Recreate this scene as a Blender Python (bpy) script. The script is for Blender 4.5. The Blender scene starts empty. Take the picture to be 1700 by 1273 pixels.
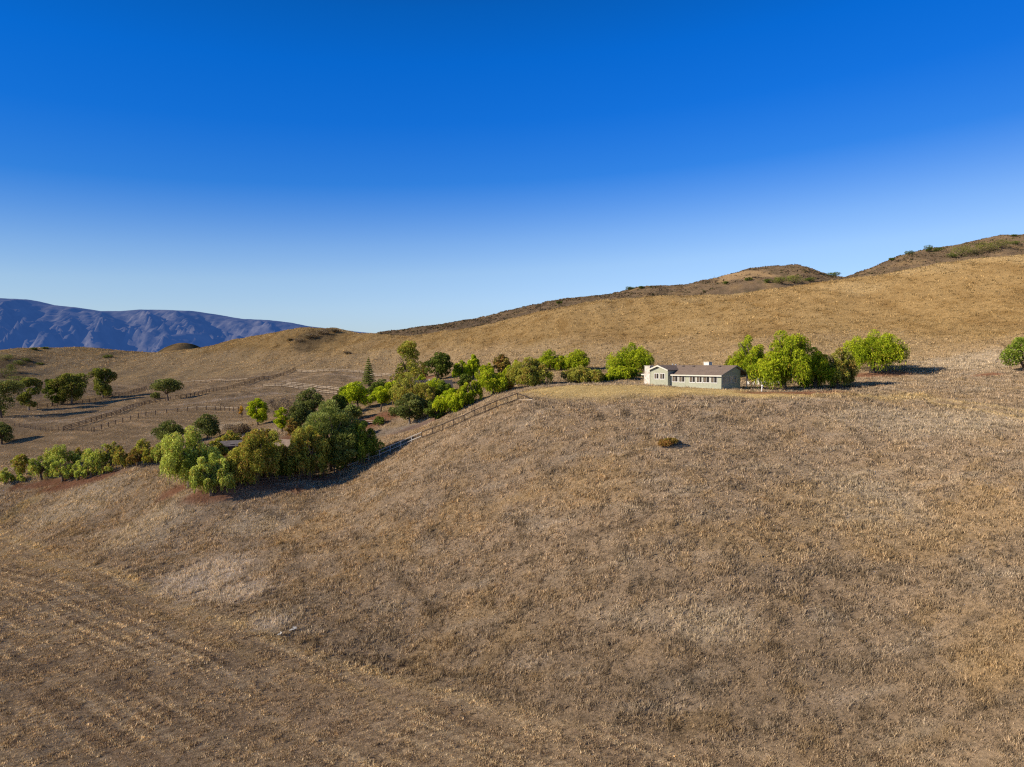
import bpy, math, random
import numpy as np
from mathutils import Vector

random.seed(7)
RNG = np.random.default_rng(11)
SC = bpy.context.scene
COL = SC.collection

# ------------------------------------------------------------------ camera constants (24 mm lens, drone 30 m above the field)
CAMZ = 30.0
PITCH = math.radians(1.85)
FPX = 1133.0
CX, CY = 850.0, 636.5

def ray(px, py):
    """direction (per metre of northing) of a line of sight"""
    u = (px - CX) / FPX
    v = (CY - py) / FPX
    d = np.array([u, math.cos(PITCH) + v * math.sin(PITCH), -math.sin(PITCH) + v * math.cos(PITCH)])
    return d / d[1]

def P(px, py, Y):
    d = ray(px, py) * Y
    return (d[0], Y, d[2] + CAMZ)

# ------------------------------------------------------------------ noise
def _hash(ix, iy, seed):
    n = (ix.astype(np.int64) * 374761393 + iy.astype(np.int64) * 668265263 + seed * 982451653) & 0x7fffffff
    n = ((n ^ (n >> 13)) * 1274126177) & 0x7fffffff
    n = (n ^ (n >> 16)) & 0x7fffffff
    return n

def gnoise(x, y, seed=0):
    x = np.asarray(x, float); y = np.asarray(y, float)
    ix = np.floor(x); iy = np.floor(y)
    fx = x - ix; fy = y - iy
    ux = fx * fx * fx * (fx * (fx * 6 - 15) + 10); uy = fy * fy * fy * (fy * (fy * 6 - 15) + 10)
    def g(ox, oy):
        a = _hash(ix + ox, iy + oy, seed) * (2 * math.pi / 0x7fffffff)
        return np.cos(a) * (fx - ox) + np.sin(a) * (fy - oy)
    a = g(0, 0); b = g(1, 0); c = g(0, 1); d = g(1, 1)
    return ((a + ux * (b - a)) + uy * ((c + ux * (d - c)) - (a + ux * (b - a)))) * 1.5

def fbm(x, y, seed=0, octv=4, lac=2.03, gain=0.5):
    r = 0.0; amp = 1.0
    for o in range(octv):
        r = r + amp * gnoise(x, y, seed + o * 17)
        x = x * lac + 13.7; y = y * lac - 7.1; amp *= gain
    return r

def ss(a, b, v):
    t = np.clip((v - a) / (b - a), 0, 1)
    return t * t * (3 - 2 * t)

# ------------------------------------------------------------------ thin-plate terrain
class TPS:
    def __init__(self, pts, lam=0.0):
        p = np.array(pts, float)
        self.s = 100.0
        self.xy = p[:, :2] / self.s
        z = p[:, 2]
        n = len(p)
        d = np.linalg.norm(self.xy[:, None] - self.xy[None], axis=2)
        K = self._phi(d) + lam * np.eye(n)
        Pm = np.hstack([np.ones((n, 1)), self.xy])
        A = np.zeros((n + 3, n + 3)); A[:n, :n] = K; A[:n, n:] = Pm; A[n:, :n] = Pm.T
        self.w = np.linalg.solve(A, np.concatenate([z, np.zeros(3)]))
        self.n = n
    @staticmethod
    def _phi(r):
        r2 = r * r
        return 0.5 * r2 * np.log(np.maximum(r2, 1e-12))
    def __call__(self, x, y):
        x = np.asarray(x, float) / self.s; y = np.asarray(y, float) / self.s
        out = self.w[self.n] + self.w[self.n + 1] * x + self.w[self.n + 2] * y
        for k in range(self.n):
            dx = x - self.xy[k, 0]; dy = y - self.xy[k, 1]
            r2 = dx * dx + dy * dy
            out = out + self.w[k] * 0.5 * r2 * np.log(np.maximum(r2, 1e-12))
        return out

GROUND_CP = [P(*c) for c in [
    # house plateau and lawn
    (1197, 645.5, 128), (1116, 641.5, 136), (1070, 638, 142), (1000, 638, 146), (930, 640, 142), (1250, 649, 124), (1310, 648.5, 127),
    (1100, 651, 119), (1000, 652, 119), (940, 650, 121), (1180, 654, 117), (1300, 658, 116), (1400, 656, 117), (1240, 633, 150), (1150, 632, 160),
    (1370, 645, 130), (1450, 618, 152), (1500, 650, 122),
    # slope under the brow, by columns
    (850, 700, 112), (850, 800, 98), (850, 900, 86), (850, 1000, 75.5), (850, 1080, 67.5), (850, 1140, 63),
    (1100, 690, 109), (1100, 743, 100), (1100, 849, 85), (1100, 1000, 70), (1100, 1130, 61), (1100, 1200, 57),
    (1300, 710, 106), (1300, 850, 84), (1300, 1000, 69), (1300, 1180, 57), (1300, 1273, 51.5),
    (1500, 675, 115), (1500, 750, 98), (1500, 850, 84), (1500, 1000, 68), (1500, 1200, 54.5), (1500, 1273, 50.5),
    (1700, 690, 108), (1700, 800, 86), (1700, 1000, 64), (1700, 1273, 48), (1900, 700, 104), (1900, 1000, 63), (1900, 1273, 47),
    # fence spur going left and down
    (870, 658, 120), (770, 692, 126), (700, 724, 129), (640, 752, 128), (560, 797, 120), (500, 803, 117), (430, 810, 114), (330, 818, 112), (230, 778, 130), (150, 795, 131), (60, 803, 134), (0, 806, 136),
    (700, 800, 103), (700, 900, 90), (700, 1000, 79), (700, 1100, 69),
    (500, 860, 105), (500, 900, 97), (500, 980, 84), (500, 1040, 76),
    (330, 870, 106), (300, 920, 99), (200, 870, 113), (60, 860, 123), (20, 862, 125),
    # field, flat at 0 m
    (0, 885, 120), (250, 985, 88.5), (480, 1070, 72.5), (700, 1135, 64), (950, 1200, 57), (0, 1000, 85), (200, 1273, 50.5), (600, 1273, 50.5), (1000, 1273, 50.5), (300, 1130, 64), (-200, 900, 114), (-200, 1100, 68),
    # behind the spur
    (700, 700, 146), (780, 662, 150), (860, 641, 152), (640, 725, 143), (900, 628, 172),
    # garden valley
    (610, 690, 165), (650, 700, 152), (690, 640, 225), (720, 622, 250), (800, 635, 190), (850, 620, 205), (880, 608, 225), (960, 614, 190), (1045, 628, 162), (560, 700, 162), (550, 760, 135), (480, 740, 148), (400, 745, 142), (470, 700, 172), (400, 700, 185), (330, 745, 150), (250, 745, 165),
    # left paddocks
    (430, 675, 222), (300, 700, 195), (200, 722, 182), (110, 715, 200), (265, 667, 250), (480, 640, 275), (480, 613, 335), (172, 658, 290), (60, 684, 245), (0, 740, 190), (0, 700, 220), (600, 622, 300), (560, 655, 240), (350, 630, 335), (0, 642, 310), (100, 632, 345), (660, 632, 270), (-150, 760, 180), (-200, 690, 220), (-200, 640, 310),
    (100, 760, 160), (0, 770, 165),
    # golden hill
    (950, 600, 215), (1150, 605, 195), (1050, 560, 250), (850, 580, 270), (700, 590, 320), (600, 590, 350), (500, 585, 380), (400, 600, 380), (250, 605, 390), (100, 600, 390),
    (1300, 570, 190), (1450, 575, 185), (1550, 600, 165), (1650, 610, 150), (1600, 640, 132), (1700, 640, 125), (1700, 580, 162), (1500, 520, 225), (1300, 520, 240), (1700, 500, 210), (1900, 620, 135), (1900, 560, 165), (1900, 470, 215),
    # its skyline
    (1900, 385, 255), (1700, 421, 262), (1550, 440, 275), (1400, 464, 285), (1200, 487, 302), (1100, 493, 312), (1000, 496.5, 322), (920, 513, 338), (850, 531, 352), (760, 548, 370), (700, 556, 382), (650, 558, 392), (610, 555, 402), (560, 546, 425), (500, 546, 435), (440, 555, 445), (390, 565, 452), (330, 578, 455), (250, 586, 445), (150, 579, 432), (60, 577, 420), (0, 582, 410), (-150, 590, 395), (-300, 596, 390),
]]
# the far side of the ridge drops away
for (px, py, Y) in [(1700, 421, 262), (1400, 464, 285), (1000, 496.5, 322), (760, 548, 370), (560, 546, 425), (390, 565, 452), (150, 579, 432), (0, 582, 410), (-300, 596, 390), (1900, 385, 255)]:
    q = P(px, py, Y)
    for dy, dz in ((30, -4.0), (75, -15.0), (150, -38.0)):
        GROUND_CP.append((q[0] * (1 + dy / Y), Y + dy, q[2] + dz))
GROUND_CP += [(-60, 30, 0), (0, 20, 0), (60, 25, 1.0), (0, -60, 0), (-120, -60, 0), (120, -60, 3), (-160, 60, 0), (-250, 0, 0), (250, 0, 10), (140, 40, 6), (180, 90, 24)]
_tps = TPS(GROUND_CP, lam=1e-4)

def gh(x, y):
    """ground height: broad form + small relief"""
    z = _tps(x, y)
    z = z + 0.22 * gnoise(x / 9.0, y / 9.0, 3) + 0.10 * gnoise(x / 2.6, y / 2.6, 5)
    d = ss(170, 300, np.asarray(y, float))
    z = z + d * (1.1 * fbm(x / 38.0, y / 38.0, 21, 3) + 0.28 * gnoise(x / 5.0, y / 9.0, 9) + 0.5 * gnoise(x / 11.0, y / 22.0, 10))
    return z

HILL_SKY = [(-700, 560), (-200, 575), (200, 580), (500, 575), (580, 566), (630, 553), (680, 545), (740, 535.5), (820, 523), (900, 506), (960, 495), (1000, 489), (1060, 479), (1140, 473), (1190, 458), (1240, 446), (1290, 440), (1325, 440), (1350, 446), (1380, 455), (1400, 458), (1440, 447), (1480, 431), (1530, 418), (1570, 413), (1600, 407), (1640, 397), (1660, 392), (1700, 392), (1800, 380), (2000, 362), (2500, 390), (3200, 480)]
HY = 640.0
_hx = np.array([P(a, b, HY)[0] for a, b in HILL_SKY]); _hz = np.array([P(a, b, HY)[2] for a, b in HILL_SKY])

def _hprof(y):
    t = (y - HY) / 230.0
    return np.clip(np.where(t < 0, 1 - 0.85 * t * t * (1.1 + 0.3 * t), 1 - 0.6 * t * t), -0.4, 1)
# raise or lower each crest so that its outline, seen over its own shoulder, comes out right
_ys = np.linspace(470, 700, 116); _pr = _hprof(_ys)
for _i in range(len(_hz)):
    T = (_hz[_i] - CAMZ) / HY; a_, b_ = _hz[_i] - 80, _hz[_i] + 20
    for _ in range(40):
        m_ = (a_ + b_) / 2
        if ((8 - CAMZ + (m_ - 8) * _pr) / _ys).max() > T: b_ = m_
        else: a_ = m_
    _hz[_i] = (a_ + b_) / 2

def hh(x, y):
    """brown hills behind the golden ridge"""
    x = np.asarray(x, float); y = np.asarray(y, float)
    xs = x * HY / y
    s = np.interp(xs, _hx, _hz)
    t = (y - HY) / 230.0
    prof = np.where(t < 0, 1 - 0.85 * t * t * (1.1 + 0.3 * t), 1 - 0.6 * t * t)
    z = 8 + (s - 8) * np.clip(prof, -0.4, 1)
    gul = np.exp(-((t + 0.45) / 0.4) ** 2)
    return z + gul * 4.0 * fbm(x / 60.0, y / 110.0, 41, 4) + (0.3 * gnoise(x / 7.0, y / 7.0, 43) + 0.25 * gnoise(x / 3.1, y / 3.1, 44))

def march(f, px, py, y0=44.0, y1=520.0, step=0.35):
    d = ray(px, py)
    Y = np.arange(y0, y1, step)
    g = f(d[0] * Y, Y)
    below = (CAMZ + d[2] * Y) < g
    k = int(np.argmax(below)) if below.any() else len(Y) - 1
    return Y[k]

def hit(px, py, y0=44.0):
    Y = march(gh, px, py, y0)
    X = ray(px, py)[0] * Y
    return np.array([X, Y, float(gh(X, Y))])

def hit_hill(px, py):
    Y = march(hh, px, py, 430.0, 760.0, 0.5)
    X = ray(px, py)[0] * Y
    return np.array([X, Y, float(hh(X, Y))])

def at(px, Y):
    X = (px - CX) / FPX * Y
    return np.array([X, Y, float(gh(X, Y))])

# ------------------------------------------------------------------ object helpers
def tag(o, label=None, cat=None, group=None, kind=None):
    if label: o['label'] = label
    if cat: o['category'] = cat
    if group: o['group'] = group
    if kind: o['kind'] = kind
    return o

def empty(name, loc, rz=0.0, label=None, cat=None, group=None):
    o = bpy.data.objects.new(name, None)
    COL.objects.link(o)
    o.location = [float(v) for v in loc]
    o.rotation_euler = (0, 0, rz)
    o.empty_display_size = 0.3
    return tag(o, label, cat, group)

def npmesh(name, verts, faces, mat=None, parent=None, col=None, smooth=False):
    """faces: int array (n,3) or (n,4)"""
    verts = np.ascontiguousarray(verts, dtype=np.float32); faces = np.ascontiguousarray(faces, dtype=np.int32)
    me = bpy.data.meshes.new(name)
    n, k = faces.shape
    me.vertices.add(len(verts)); me.vertices.foreach_set('co', verts.ravel())
    me.loops.add(n * k); me.loops.foreach_set('vertex_index', faces.ravel())
    me.polygons.add(n)
    me.polygons.foreach_set('loop_start', np.arange(0, n * k, k, dtype=np.int32))
    me.polygons.foreach_set('loop_total', np.full(n, k, dtype=np.int32))
    if smooth:
        me.polygons.foreach_set('use_smooth', np.ones(n, dtype=bool))
    if col is not None:
        c = np.ones((len(verts), 4), dtype=np.float32); c[:, :3] = col
        a = me.color_attributes.new('Col', 'FLOAT_COLOR', 'POINT')
        a.data.foreach_set('color', c.ravel())
    me.update(calc_edges=True)
    if mat: me.materials.append(mat)
    o = bpy.data.objects.new(name, me)
    COL.objects.link(o)
    if parent: o.parent = parent
    return o

class MB:
    """collects boxes, bars and prisms as one mesh object"""
    def __init__(self): self.v = []; self.f = []
    def add(self, vs, fs):
        b = len(self.v)
        self.v += [tuple(float(c) for c in v) for v in vs]; self.f += [tuple(b + i for i in f) for f in fs]
        return self
    def box(self, x0, x1, y0, y1, z0, z1):
        vs = [(x0, y0, z0), (x1, y0, z0), (x1, y1, z0), (x0, y1, z0), (x0, y0, z1), (x1, y0, z1), (x1, y1, z1), (x0, y1, z1)]
        return self.add(vs, [(0, 3, 2, 1), (4, 5, 6, 7), (0, 1, 5, 4), (1, 2, 6, 5), (2, 3, 7, 6), (3, 0, 4, 7)])
    def prism(self, poly, a, b, fn):
        """poly: list of 2-D points; fn(p, t) -> 3-D; extruded from t=a to t=b"""
        n = len(poly)
        vs = [fn(p, a) for p in poly] + [fn(p, b) for p in poly]
        fs = [tuple(range(n))[::-1], tuple(range(n, 2 * n))] + [(i, (i + 1) % n, n + (i + 1) % n, n + i) for i in range(n)]
        return self.add(vs, fs)
    def bar(self, p, q, w, h=None):
        h = h or w
        p = Vector(p); q = Vector(q); d = (q - p).normalized()
        s = d.cross(Vector((0, 0, 1)))
        s = s.normalized() if s.length > 1e-4 else Vector((1, 0, 0))
        u = s.cross(d).normalized()
        vs = []
        for c in (p, q):
            for a, b in ((-1, -1), (1, -1), (1, 1), (-1, 1)):
                vs.append(c + s * (a * w / 2) + u * (b * h / 2))
        return self.add(vs, [(0, 3, 2, 1), (4, 5, 6, 7), (0, 1, 5, 4), (1, 2, 6, 5), (2, 3, 7, 6), (3, 0, 4, 7)])
    def tube(self, pts, rad, n=7):
        rings = []
        pts = [Vector(p) for p in pts]
        for i, p in enumerate(pts):
            d = (pts[min(i + 1, len(pts) - 1)] - pts[max(i - 1, 0)])
            d = d.normalized() if d.length > 1e-6 else Vector((0, 0, 1))
            s = d.cross(Vector((0.31, 0.95, 0.05))); s = s.normalized() if s.length > 1e-3 else Vector((1, 0, 0))
            u = d.cross(s)
            r = rad[i] if hasattr(rad, '__len__') else rad
            rings.append([p + (s * math.cos(2 * math.pi * k / n) + u * math.sin(2 * math.pi * k / n)) * r for k in range(n)])
        vs = [v for r in rings for v in r]
        fs = []
        for i in range(len(pts) - 1):
            for k in range(n):
                fs.append((i * n + k, i * n + (k + 1) % n, (i + 1) * n + (k + 1) % n, (i + 1) * n + k))
        fs.append(tuple(range(n))[::-1]); fs.append(tuple((len(pts) - 1) * n + k for k in range(n)))
        return self.add(vs, fs)
    def lathe(self, prof, c=(0, 0, 0), n=14):
        vs = []; fs = []
        for r, z in prof:
            for k in range(n):
                a = 2 * math.pi * k / n
                vs.append((c[0] + r * math.cos(a), c[1] + r * math.sin(a), c[2] + z))
        for i in range(len(prof) - 1):
            for k in range(n):
                fs.append((i * n + k, i * n + (k + 1) % n, (i + 1) * n + (k + 1) % n, (i + 1) * n + k))
        fs.append(tuple(range(n))[::-1]); fs.append(tuple((len(prof) - 1) * n + k for k in range(n)))
        return self.add(vs, fs)
    def build(self, name, mat, parent=None, smooth=False, bevel=0.0):
        me = bpy.data.meshes.new(name)
        me.from_pydata(self.v, [], self.f)
        me.update()
        if smooth:
            for p in me.polygons: p.use_smooth = True
        if mat: me.materials.append(mat)
        o = bpy.data.objects.new(name, me)
        COL.objects.link(o)
        if parent: o.parent = parent
        if bevel:
            m = o.modifiers.new('bevel', 'BEVEL'); m.width = bevel; m.segments = 2; m.limit_method = 'ANGLE'
        return o

# ------------------------------------------------------------------ materials
def new_mat(name):
    m = bpy.data.materials.new(name)
    m.use_nodes = True
    nt = m.node_tree
    for n in list(nt.nodes): nt.nodes.remove(n)
    return m, nt, nt.nodes, nt.links

def N(ns, t, **kw):
    n = ns.new(t)
    for k, v in kw.items():
        if k in n.inputs: n.inputs[k].default_value = v
        else: setattr(n, k, v)
    return n

def mat_plain(name, rgb, rough=0.7, var=0.15, scale=3.0, metallic=0.0, spec=0.3, bump=0.0, stretch=None):
    m, nt, ns, ln = new_mat(name)
    out = N(ns, 'ShaderNodeOutputMaterial'); bs = N(ns, 'ShaderNodeBsdfPrincipled')
    bs.inputs['Roughness'].default_value = rough; bs.inputs['Metallic'].default_value = metallic
    bs.inputs['Specular IOR Level'].default_value = spec
    tc = N(ns, 'ShaderNodeTexCoord')
    no = N(ns, 'ShaderNodeTexNoise', Scale=scale, Detail=6.0)
    src = tc.outputs['Object']
    if stretch:
        mp = N(ns, 'ShaderNodeMapping'); mp.inputs['Scale'].default_value = stretch
        ln.new(src, mp.inputs['Vector']); src = mp.outputs['Vector']
    ln.new(src, no.inputs['Vector'])
    rp = N(ns, 'ShaderNodeMapRange'); rp.inputs['From Min'].default_value = 0.3; rp.inputs['From Max'].default_value = 0.7
    rp.inputs['To Min'].default_value = 1 - var; rp.inputs['To Max'].default_value = 1 + var
    ln.new(no.outputs['Fac'], rp.inputs['Value'])
    mx = N(ns, 'ShaderNodeVectorMath', operation='SCALE'); mx.inputs[0].default_value = rgb
    ln.new(rp.outputs['Result'], mx.inputs['Scale'])
    ln.new(mx.outputs['Vector'], bs.inputs['Base Color'])
    if bump:
        b = N(ns, 'ShaderNodeBump', Strength=bump, Distance=0.05)
        ln.new(no.outputs['Fac'], b.inputs['Height']); ln.new(b.outputs['Normal'], bs.inputs['Normal'])
    ln.new(bs.outputs['BSDF'], out.inputs['Surface'])
    return m

def mat_leaf(name, trans=0.35, gain=1.0):
    m, nt, ns, ln = new_mat(name)
    out = N(ns, 'ShaderNodeOutputMaterial')
    at_ = N(ns, 'ShaderNodeAttribute', attribute_name='Col')
    d = N(ns, 'ShaderNodeBsdfDiffuse'); t = N(ns, 'ShaderNodeBsdfTranslucent'); mx = N(ns, 'ShaderNodeMixShader')
    mx.inputs['Fac'].default_value = trans
    sc = N(ns, 'ShaderNodeVectorMath', operation='SCALE'); sc.inputs['Scale'].default_value = gain
    ln.new(at_.outputs['Color'], sc.inputs[0])
    ln.new(sc.outputs['Vector'], d.inputs['Color'])
    wm = N(ns, 'ShaderNodeVectorMath', operation='MULTIPLY'); wm.inputs[1].default_value = (1.1, 1.0, 0.7)
    ln.new(sc.outputs['Vector'], wm.inputs[0])
    ln.new(wm.outputs['Vector'], t.inputs['Color'])
    ln.new(d.outputs['BSDF'], mx.inputs[1]); ln.new(t.outputs['BSDF'], mx.inputs[2])
    ln.new(mx.outputs['Shader'], out.inputs['Surface'])
    return m

def mat_ground(name, s1=1.0, bump=0.6, fine=3.0, contrast=0.35):
    """vertex-colour zones broken up by several scales of noise with bump"""
    m, nt, ns, ln = new_mat(name)
    out = N(ns, 'ShaderNodeOutputMaterial'); bs = N(ns, 'ShaderNodeBsdfDiffuse', Roughness=0.9)
    at_ = N(ns, 'ShaderNodeAttribute', attribute_name='Col')
    geo = N(ns, 'ShaderNodeNewGeometry')
    n1 = N(ns, 'ShaderNodeTexNoise', Scale=fine * s1, Detail=8.0, Roughness=0.75)
    n2 = N(ns, 'ShaderNodeTexNoise', Scale=0.45 * s1, Detail=5.0, Roughness=0.6)
    ln.new(geo.outputs['Position'], n1.inputs['Vector']); ln.new(geo.outputs['Position'], n2.inputs['Vector'])
    r1 = N(ns, 'ShaderNodeMapRange'); r1.inputs['From Min'].default_value = 0.32; r1.inputs['From Max'].default_value = 0.68
    r1.inputs['To Min'].default_value = 1 - contrast * 1.3; r1.inputs['To Max'].default_value = 1 + contrast
    r2 = N(ns, 'ShaderNodeMapRange'); r2.inputs['From Min'].default_value = 0.3; r2.inputs['From Max'].default_value = 0.7
    r2.inputs['To Min'].default_value = 0.82; r2.inputs['To Max'].default_value = 1.16
    ln.new(n1.outputs['Fac'], r1.inputs['Value']); ln.new(n2.outputs['Fac'], r2.inputs['Value'])
    mu = N(ns, 'ShaderNodeMath', operation='MULTIPLY'); ln.new(r1.outputs['Result'], mu.inputs[0]); ln.new(r2.outputs['Result'], mu.inputs[1])
    sc = N(ns, 'ShaderNodeVectorMath', operation='SCALE'); ln.new(at_.outputs['Color'], sc.inputs[0]); ln.new(mu.outputs['Value'], sc.inputs['Scale'])
    ln.new(sc.outputs['Vector'], bs.inputs['Color'])
    b = N(ns, 'ShaderNodeBump', Strength=bump, Distance=0.35 / s1)
    ln.new(n1.outputs['Fac'], b.inputs['Height']); ln.new(b.outputs['Normal'], bs.inputs['Normal'])
    ln.new(bs.outputs['BSDF'], out.inputs['Surface'])
    return m

def mat_glass(name, rgb=(0.03, 0.035, 0.04)):
    m, nt, ns, ln = new_mat(name)
    out = N(ns, 'ShaderNodeOutputMaterial'); bs = N(ns, 'ShaderNodeBsdfPrincipled')
    bs.inputs['Base Color'].default_value = (*rgb, 1); bs.inputs['Roughness'].default_value = 0.06
    bs.inputs['Specular IOR Level'].default_value = 0.6
    ln.new(bs.outputs['BSDF'], out.inputs['Surface'])
    return m
# ================================================================== camera, sky, sun
cam = bpy.data.cameras.new('camera'); cam_o = bpy.data.objects.new('camera', cam); COL.objects.link(cam_o)
cam.sensor_width = 36.0; cam.lens = 36.0 * FPX / 1700.0
cam.clip_start = 0.5; cam.clip_end = 60000.0
cam_o.location = (0, 0, CAMZ); cam_o.rotation_euler = (math.pi / 2 - PITCH, 0, 0)
SC.camera = cam_o
SC.view_settings.view_transform = 'Standard'; SC.view_settings.look = 'None'; SC.view_settings.exposure = 0; SC.view_settings.gamma = 1
try:
    SC.cycles.max_bounces = 6; SC.cycles.diffuse_bounces = 3; SC.cycles.transmission_bounces = 4; SC.cycles.transparent_max_bounces = 8
    SC.cycles.use_denoising = False      # the denoiser smears the grass
    SC.cycles.filter_width = 1.25
except Exception: pass

SUN_EL = math.radians(24.0)
SUN_AZ = np.array([-0.935, -0.355])          # where the sun stands, seen from the scene
SUN_DIR = Vector((SUN_AZ[0] * math.cos(SUN_EL), SUN_AZ[1] * math.cos(SUN_EL), math.sin(SUN_EL)))
W = bpy.data.worlds.new('World'); SC.world = W; W.use_nodes = True
wn = W.node_tree.nodes; wl = W.node_tree.links
for n in list(wn): wn.remove(n)
wo = wn.new('ShaderNodeOutputWorld'); bg = wn.new('ShaderNodeBackground'); sky = wn.new('ShaderNodeTexSky')
sky.sky_type = 'NISHITA'; sky.sun_disc = False; sky.sun_elevation = SUN_EL; sky.sun_rotation = math.atan2(SUN_AZ[0], SUN_AZ[1])
sky.altitude = 200; sky.air_density = 1.0; sky.dust_density = 0.3; sky.ozone_density = 2.0
bg.inputs['Strength'].default_value = 0.15
# graded by elevation: pale, then deep blue, dimmed above the view to darken shadows
tc = wn.new('ShaderNodeTexCoord'); sx = wn.new('ShaderNodeSeparateXYZ'); wl.new(tc.outputs['Generated'], sx.inputs['Vector'])
ramp = wn.new('ShaderNodeValToRGB'); tilt = wn.new('ShaderNodeMath'); tilt.operation = 'MULTIPLY_ADD'; tilt.inputs[1].default_value = -0.05      # paler away from the sun's side
wl.new(sx.outputs['X'], tilt.inputs[0]); wl.new(sx.outputs['Z'], tilt.inputs[2]); wl.new(tilt.outputs['Value'], ramp.inputs['Fac'])
SKY_STOPS = [(0.0, (0.37, 0.43, 0.62)), (0.0439, (0.3939, 0.4463, 0.6251)), (0.0875, (0.4434, 0.4912, 0.6408)), (0.1305, (0.4445, 0.5053, 0.6376)), (0.1726, (0.3367, 0.4539, 0.6524)), (0.2137, (0.1990, 0.3791, 0.6635)), (0.2536, (0.0761, 0.3121, 0.6755)), (0.3292, (0.0211, 0.2792, 0.7189)), (0.3986, (0.0083, 0.2784, 0.7426)), (0.4566, (0.0075, 0.2559, 0.6551)), (0.60, (0.035, 0.07, 0.12)), (1.0, (0.07, 0.065, 0.06))]
el = ramp.color_ramp.elements
while len(el) < len(SKY_STOPS): el.new(0.5)
for e, (p_, c_) in zip(el, SKY_STOPS): e.position = p_; e.color = (*c_, 1)
mxs = wn.new('ShaderNodeVectorMath'); mxs.operation = 'MULTIPLY'
wl.new(sky.outputs['Color'], mxs.inputs[0]); wl.new(ramp.outputs['Color'], mxs.inputs[1])
scl = wn.new('ShaderNodeVectorMath'); scl.operation = 'SCALE'; scl.inputs['Scale'].default_value = 2.6 * 0.1 / 0.15
sq = wn.new('ShaderNodeMath'); sq.operation = 'MULTIPLY'; wl.new(sx.outputs['X'], sq.inputs[0]); wl.new(sx.outputs['X'], sq.inputs[1])
fall = wn.new('ShaderNodeMath'); fall.operation = 'MULTIPLY_ADD'; fall.inputs[1].default_value = -0.42 * 2.6 * 0.1 / 0.15; fall.inputs[2].default_value = 2.6 * 0.1 / 0.15
wl.new(sq.outputs['Value'], fall.inputs[0]); wl.new(fall.outputs['Value'], scl.inputs['Scale'])
wl.new(mxs.outputs['Vector'], scl.inputs[0]); wl.new(scl.outputs['Vector'], bg.inputs['Color'])
wl.new(bg.outputs['Background'], wo.inputs['Surface'])

sl = bpy.data.lights.new('sun', 'SUN'); sl.energy = 5.0; sl.angle = math.radians(0.5); sl.color = (1.0, 0.86, 0.67)
so = bpy.data.objects.new('sun', sl); COL.objects.link(so)
so.rotation_euler = SUN_DIR.to_track_quat('Z', 'Y').to_euler(); so.location = (-200, -80, 150)

# ================================================================== zones of the ground (all in metres)
def poly_side(pts, x, y):
    """signed distance to a polyline that runs with growing x: >0 on its far (north) side"""
    p = np.array(pts); o = np.argsort(p[:, 0])
    yy = np.interp(x, p[o, 0], p[o, 1])
    return y - yy

def seg_dist(pts, x, y):
    d = np.full(np.shape(x), 1e9)
    for a, b in zip(pts[:-1], pts[1:]):
        ax, ay = a[:2]; bx, by = b[:2]
        t = np.clip(((x - ax) * (bx - ax) + (y - ay) * (by - ay)) / max((bx - ax) ** 2 + (by - ay) ** 2, 1e-6), 0, 1)
        d = np.minimum(d, np.hypot(x - (ax + t * (bx - ax)), y - (ay + t * (by - ay))))
    return d

def H(px, py): return hit(px, py)[:2]

FIELD_EDGE = [(-400, 150)] + [tuple(H(*p)) for p in [(-150, 838), (0, 882), (120, 928), (250, 980), (370, 1028), (480, 1068), (700, 1135), (950, 1195), (1250, 1240)]] + [(400, 38)]
ROW_DIR = np.array(FIELD_EDGE[6]) - np.array(FIELD_EDGE[3]); ROW_DIR = ROW_DIR / np.linalg.norm(ROW_DIR)
BLOBS = {
    'grey': [(*H(455, 1030), 4.0, 3.2), (*H(250, 870), 9, 7), (*H(120, 840), 12, 7), (*H(430, 870), 8, 4), (*H(1180, 1040), 5, 3), (*H(1430, 840), 9, 9), (*H(1560, 700), 18, 7), (*H(1620, 600), 18, 12), (*H(330, 715), 14, 9), (*H(420, 720), 7, 5)],
    'pale': [(*H(1000, 1010), 3.2, 1.5), (*H(905, 870), 3, 1.4), (*H(1480, 1080), 4.5, 1.6), (*H(1240, 905), 3.5, 1.6), (*H(1110, 1040), 2.5, 1.2), (*H(1160, 920), 6, 1.6), (*H(1400, 1160), 3.5, 1.5), (*H(130, 700), 9, 3), (*H(100, 700), 5, 2), (*H(1530, 1060), 3, 1.6), (*H(880, 1100), 3, 1.2)],
    'gold': [(*H(1250, 900), 10, 5), (*H(980, 800), 10, 6), (*H(1500, 900), 9, 6), (*H(640, 900), 6, 5), (*H(770, 860), 7, 4), (*H(430, 1080), 2.6, 1.5), (*H(1350, 830), 9, 5), (*H(1650, 850), 8, 8), (*H(1680, 1100), 7, 6), (*H(520, 880), 6, 4)],
    'dirt': [(*H(1330, 652), 9, 2.6), (*H(1275, 651), 6, 2.0), (*H(1450, 622), 9, 4), (*H(640, 690), 8, 6), (*H(620, 705), 6, 4), (*H(700, 705), 8, 2), (*H(560, 735), 6, 5), (*H(500, 728), 7, 5), (*H(350, 822), 7, 2.2), (*H(300, 812), 5, 2.4), (*H(430, 805), 9, 2.6), (*H(130, 800), 8, 2), (*H(70, 803), 8, 1.6), (*H(165, 792), 7, 2), (*H(530, 795), 6, 2), (*H(705, 628), 8, 5), (*H(1640, 622), 4, 2), (*H(450, 760), 12, 6), (*H(400, 790), 9, 5), (*H(1390, 645), 8, 2)],
    'scrub': [(*H(525, 561), 15, 26), (*H(20, 605), 14, 22), (*H(10, 622), 16, 10)],
}
BRUSH = [(*H(345, 960), 8.0, 6.5), (*H(300, 975), 4.5, 3.5), (*H(400, 985), 5.0, 3.2), (*H(455, 1035), 2.6, 2.0)]
PALE_T, DARK_T = (0.55, 0.42, 0.28), (0.17, 0.115, 0.07)
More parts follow.
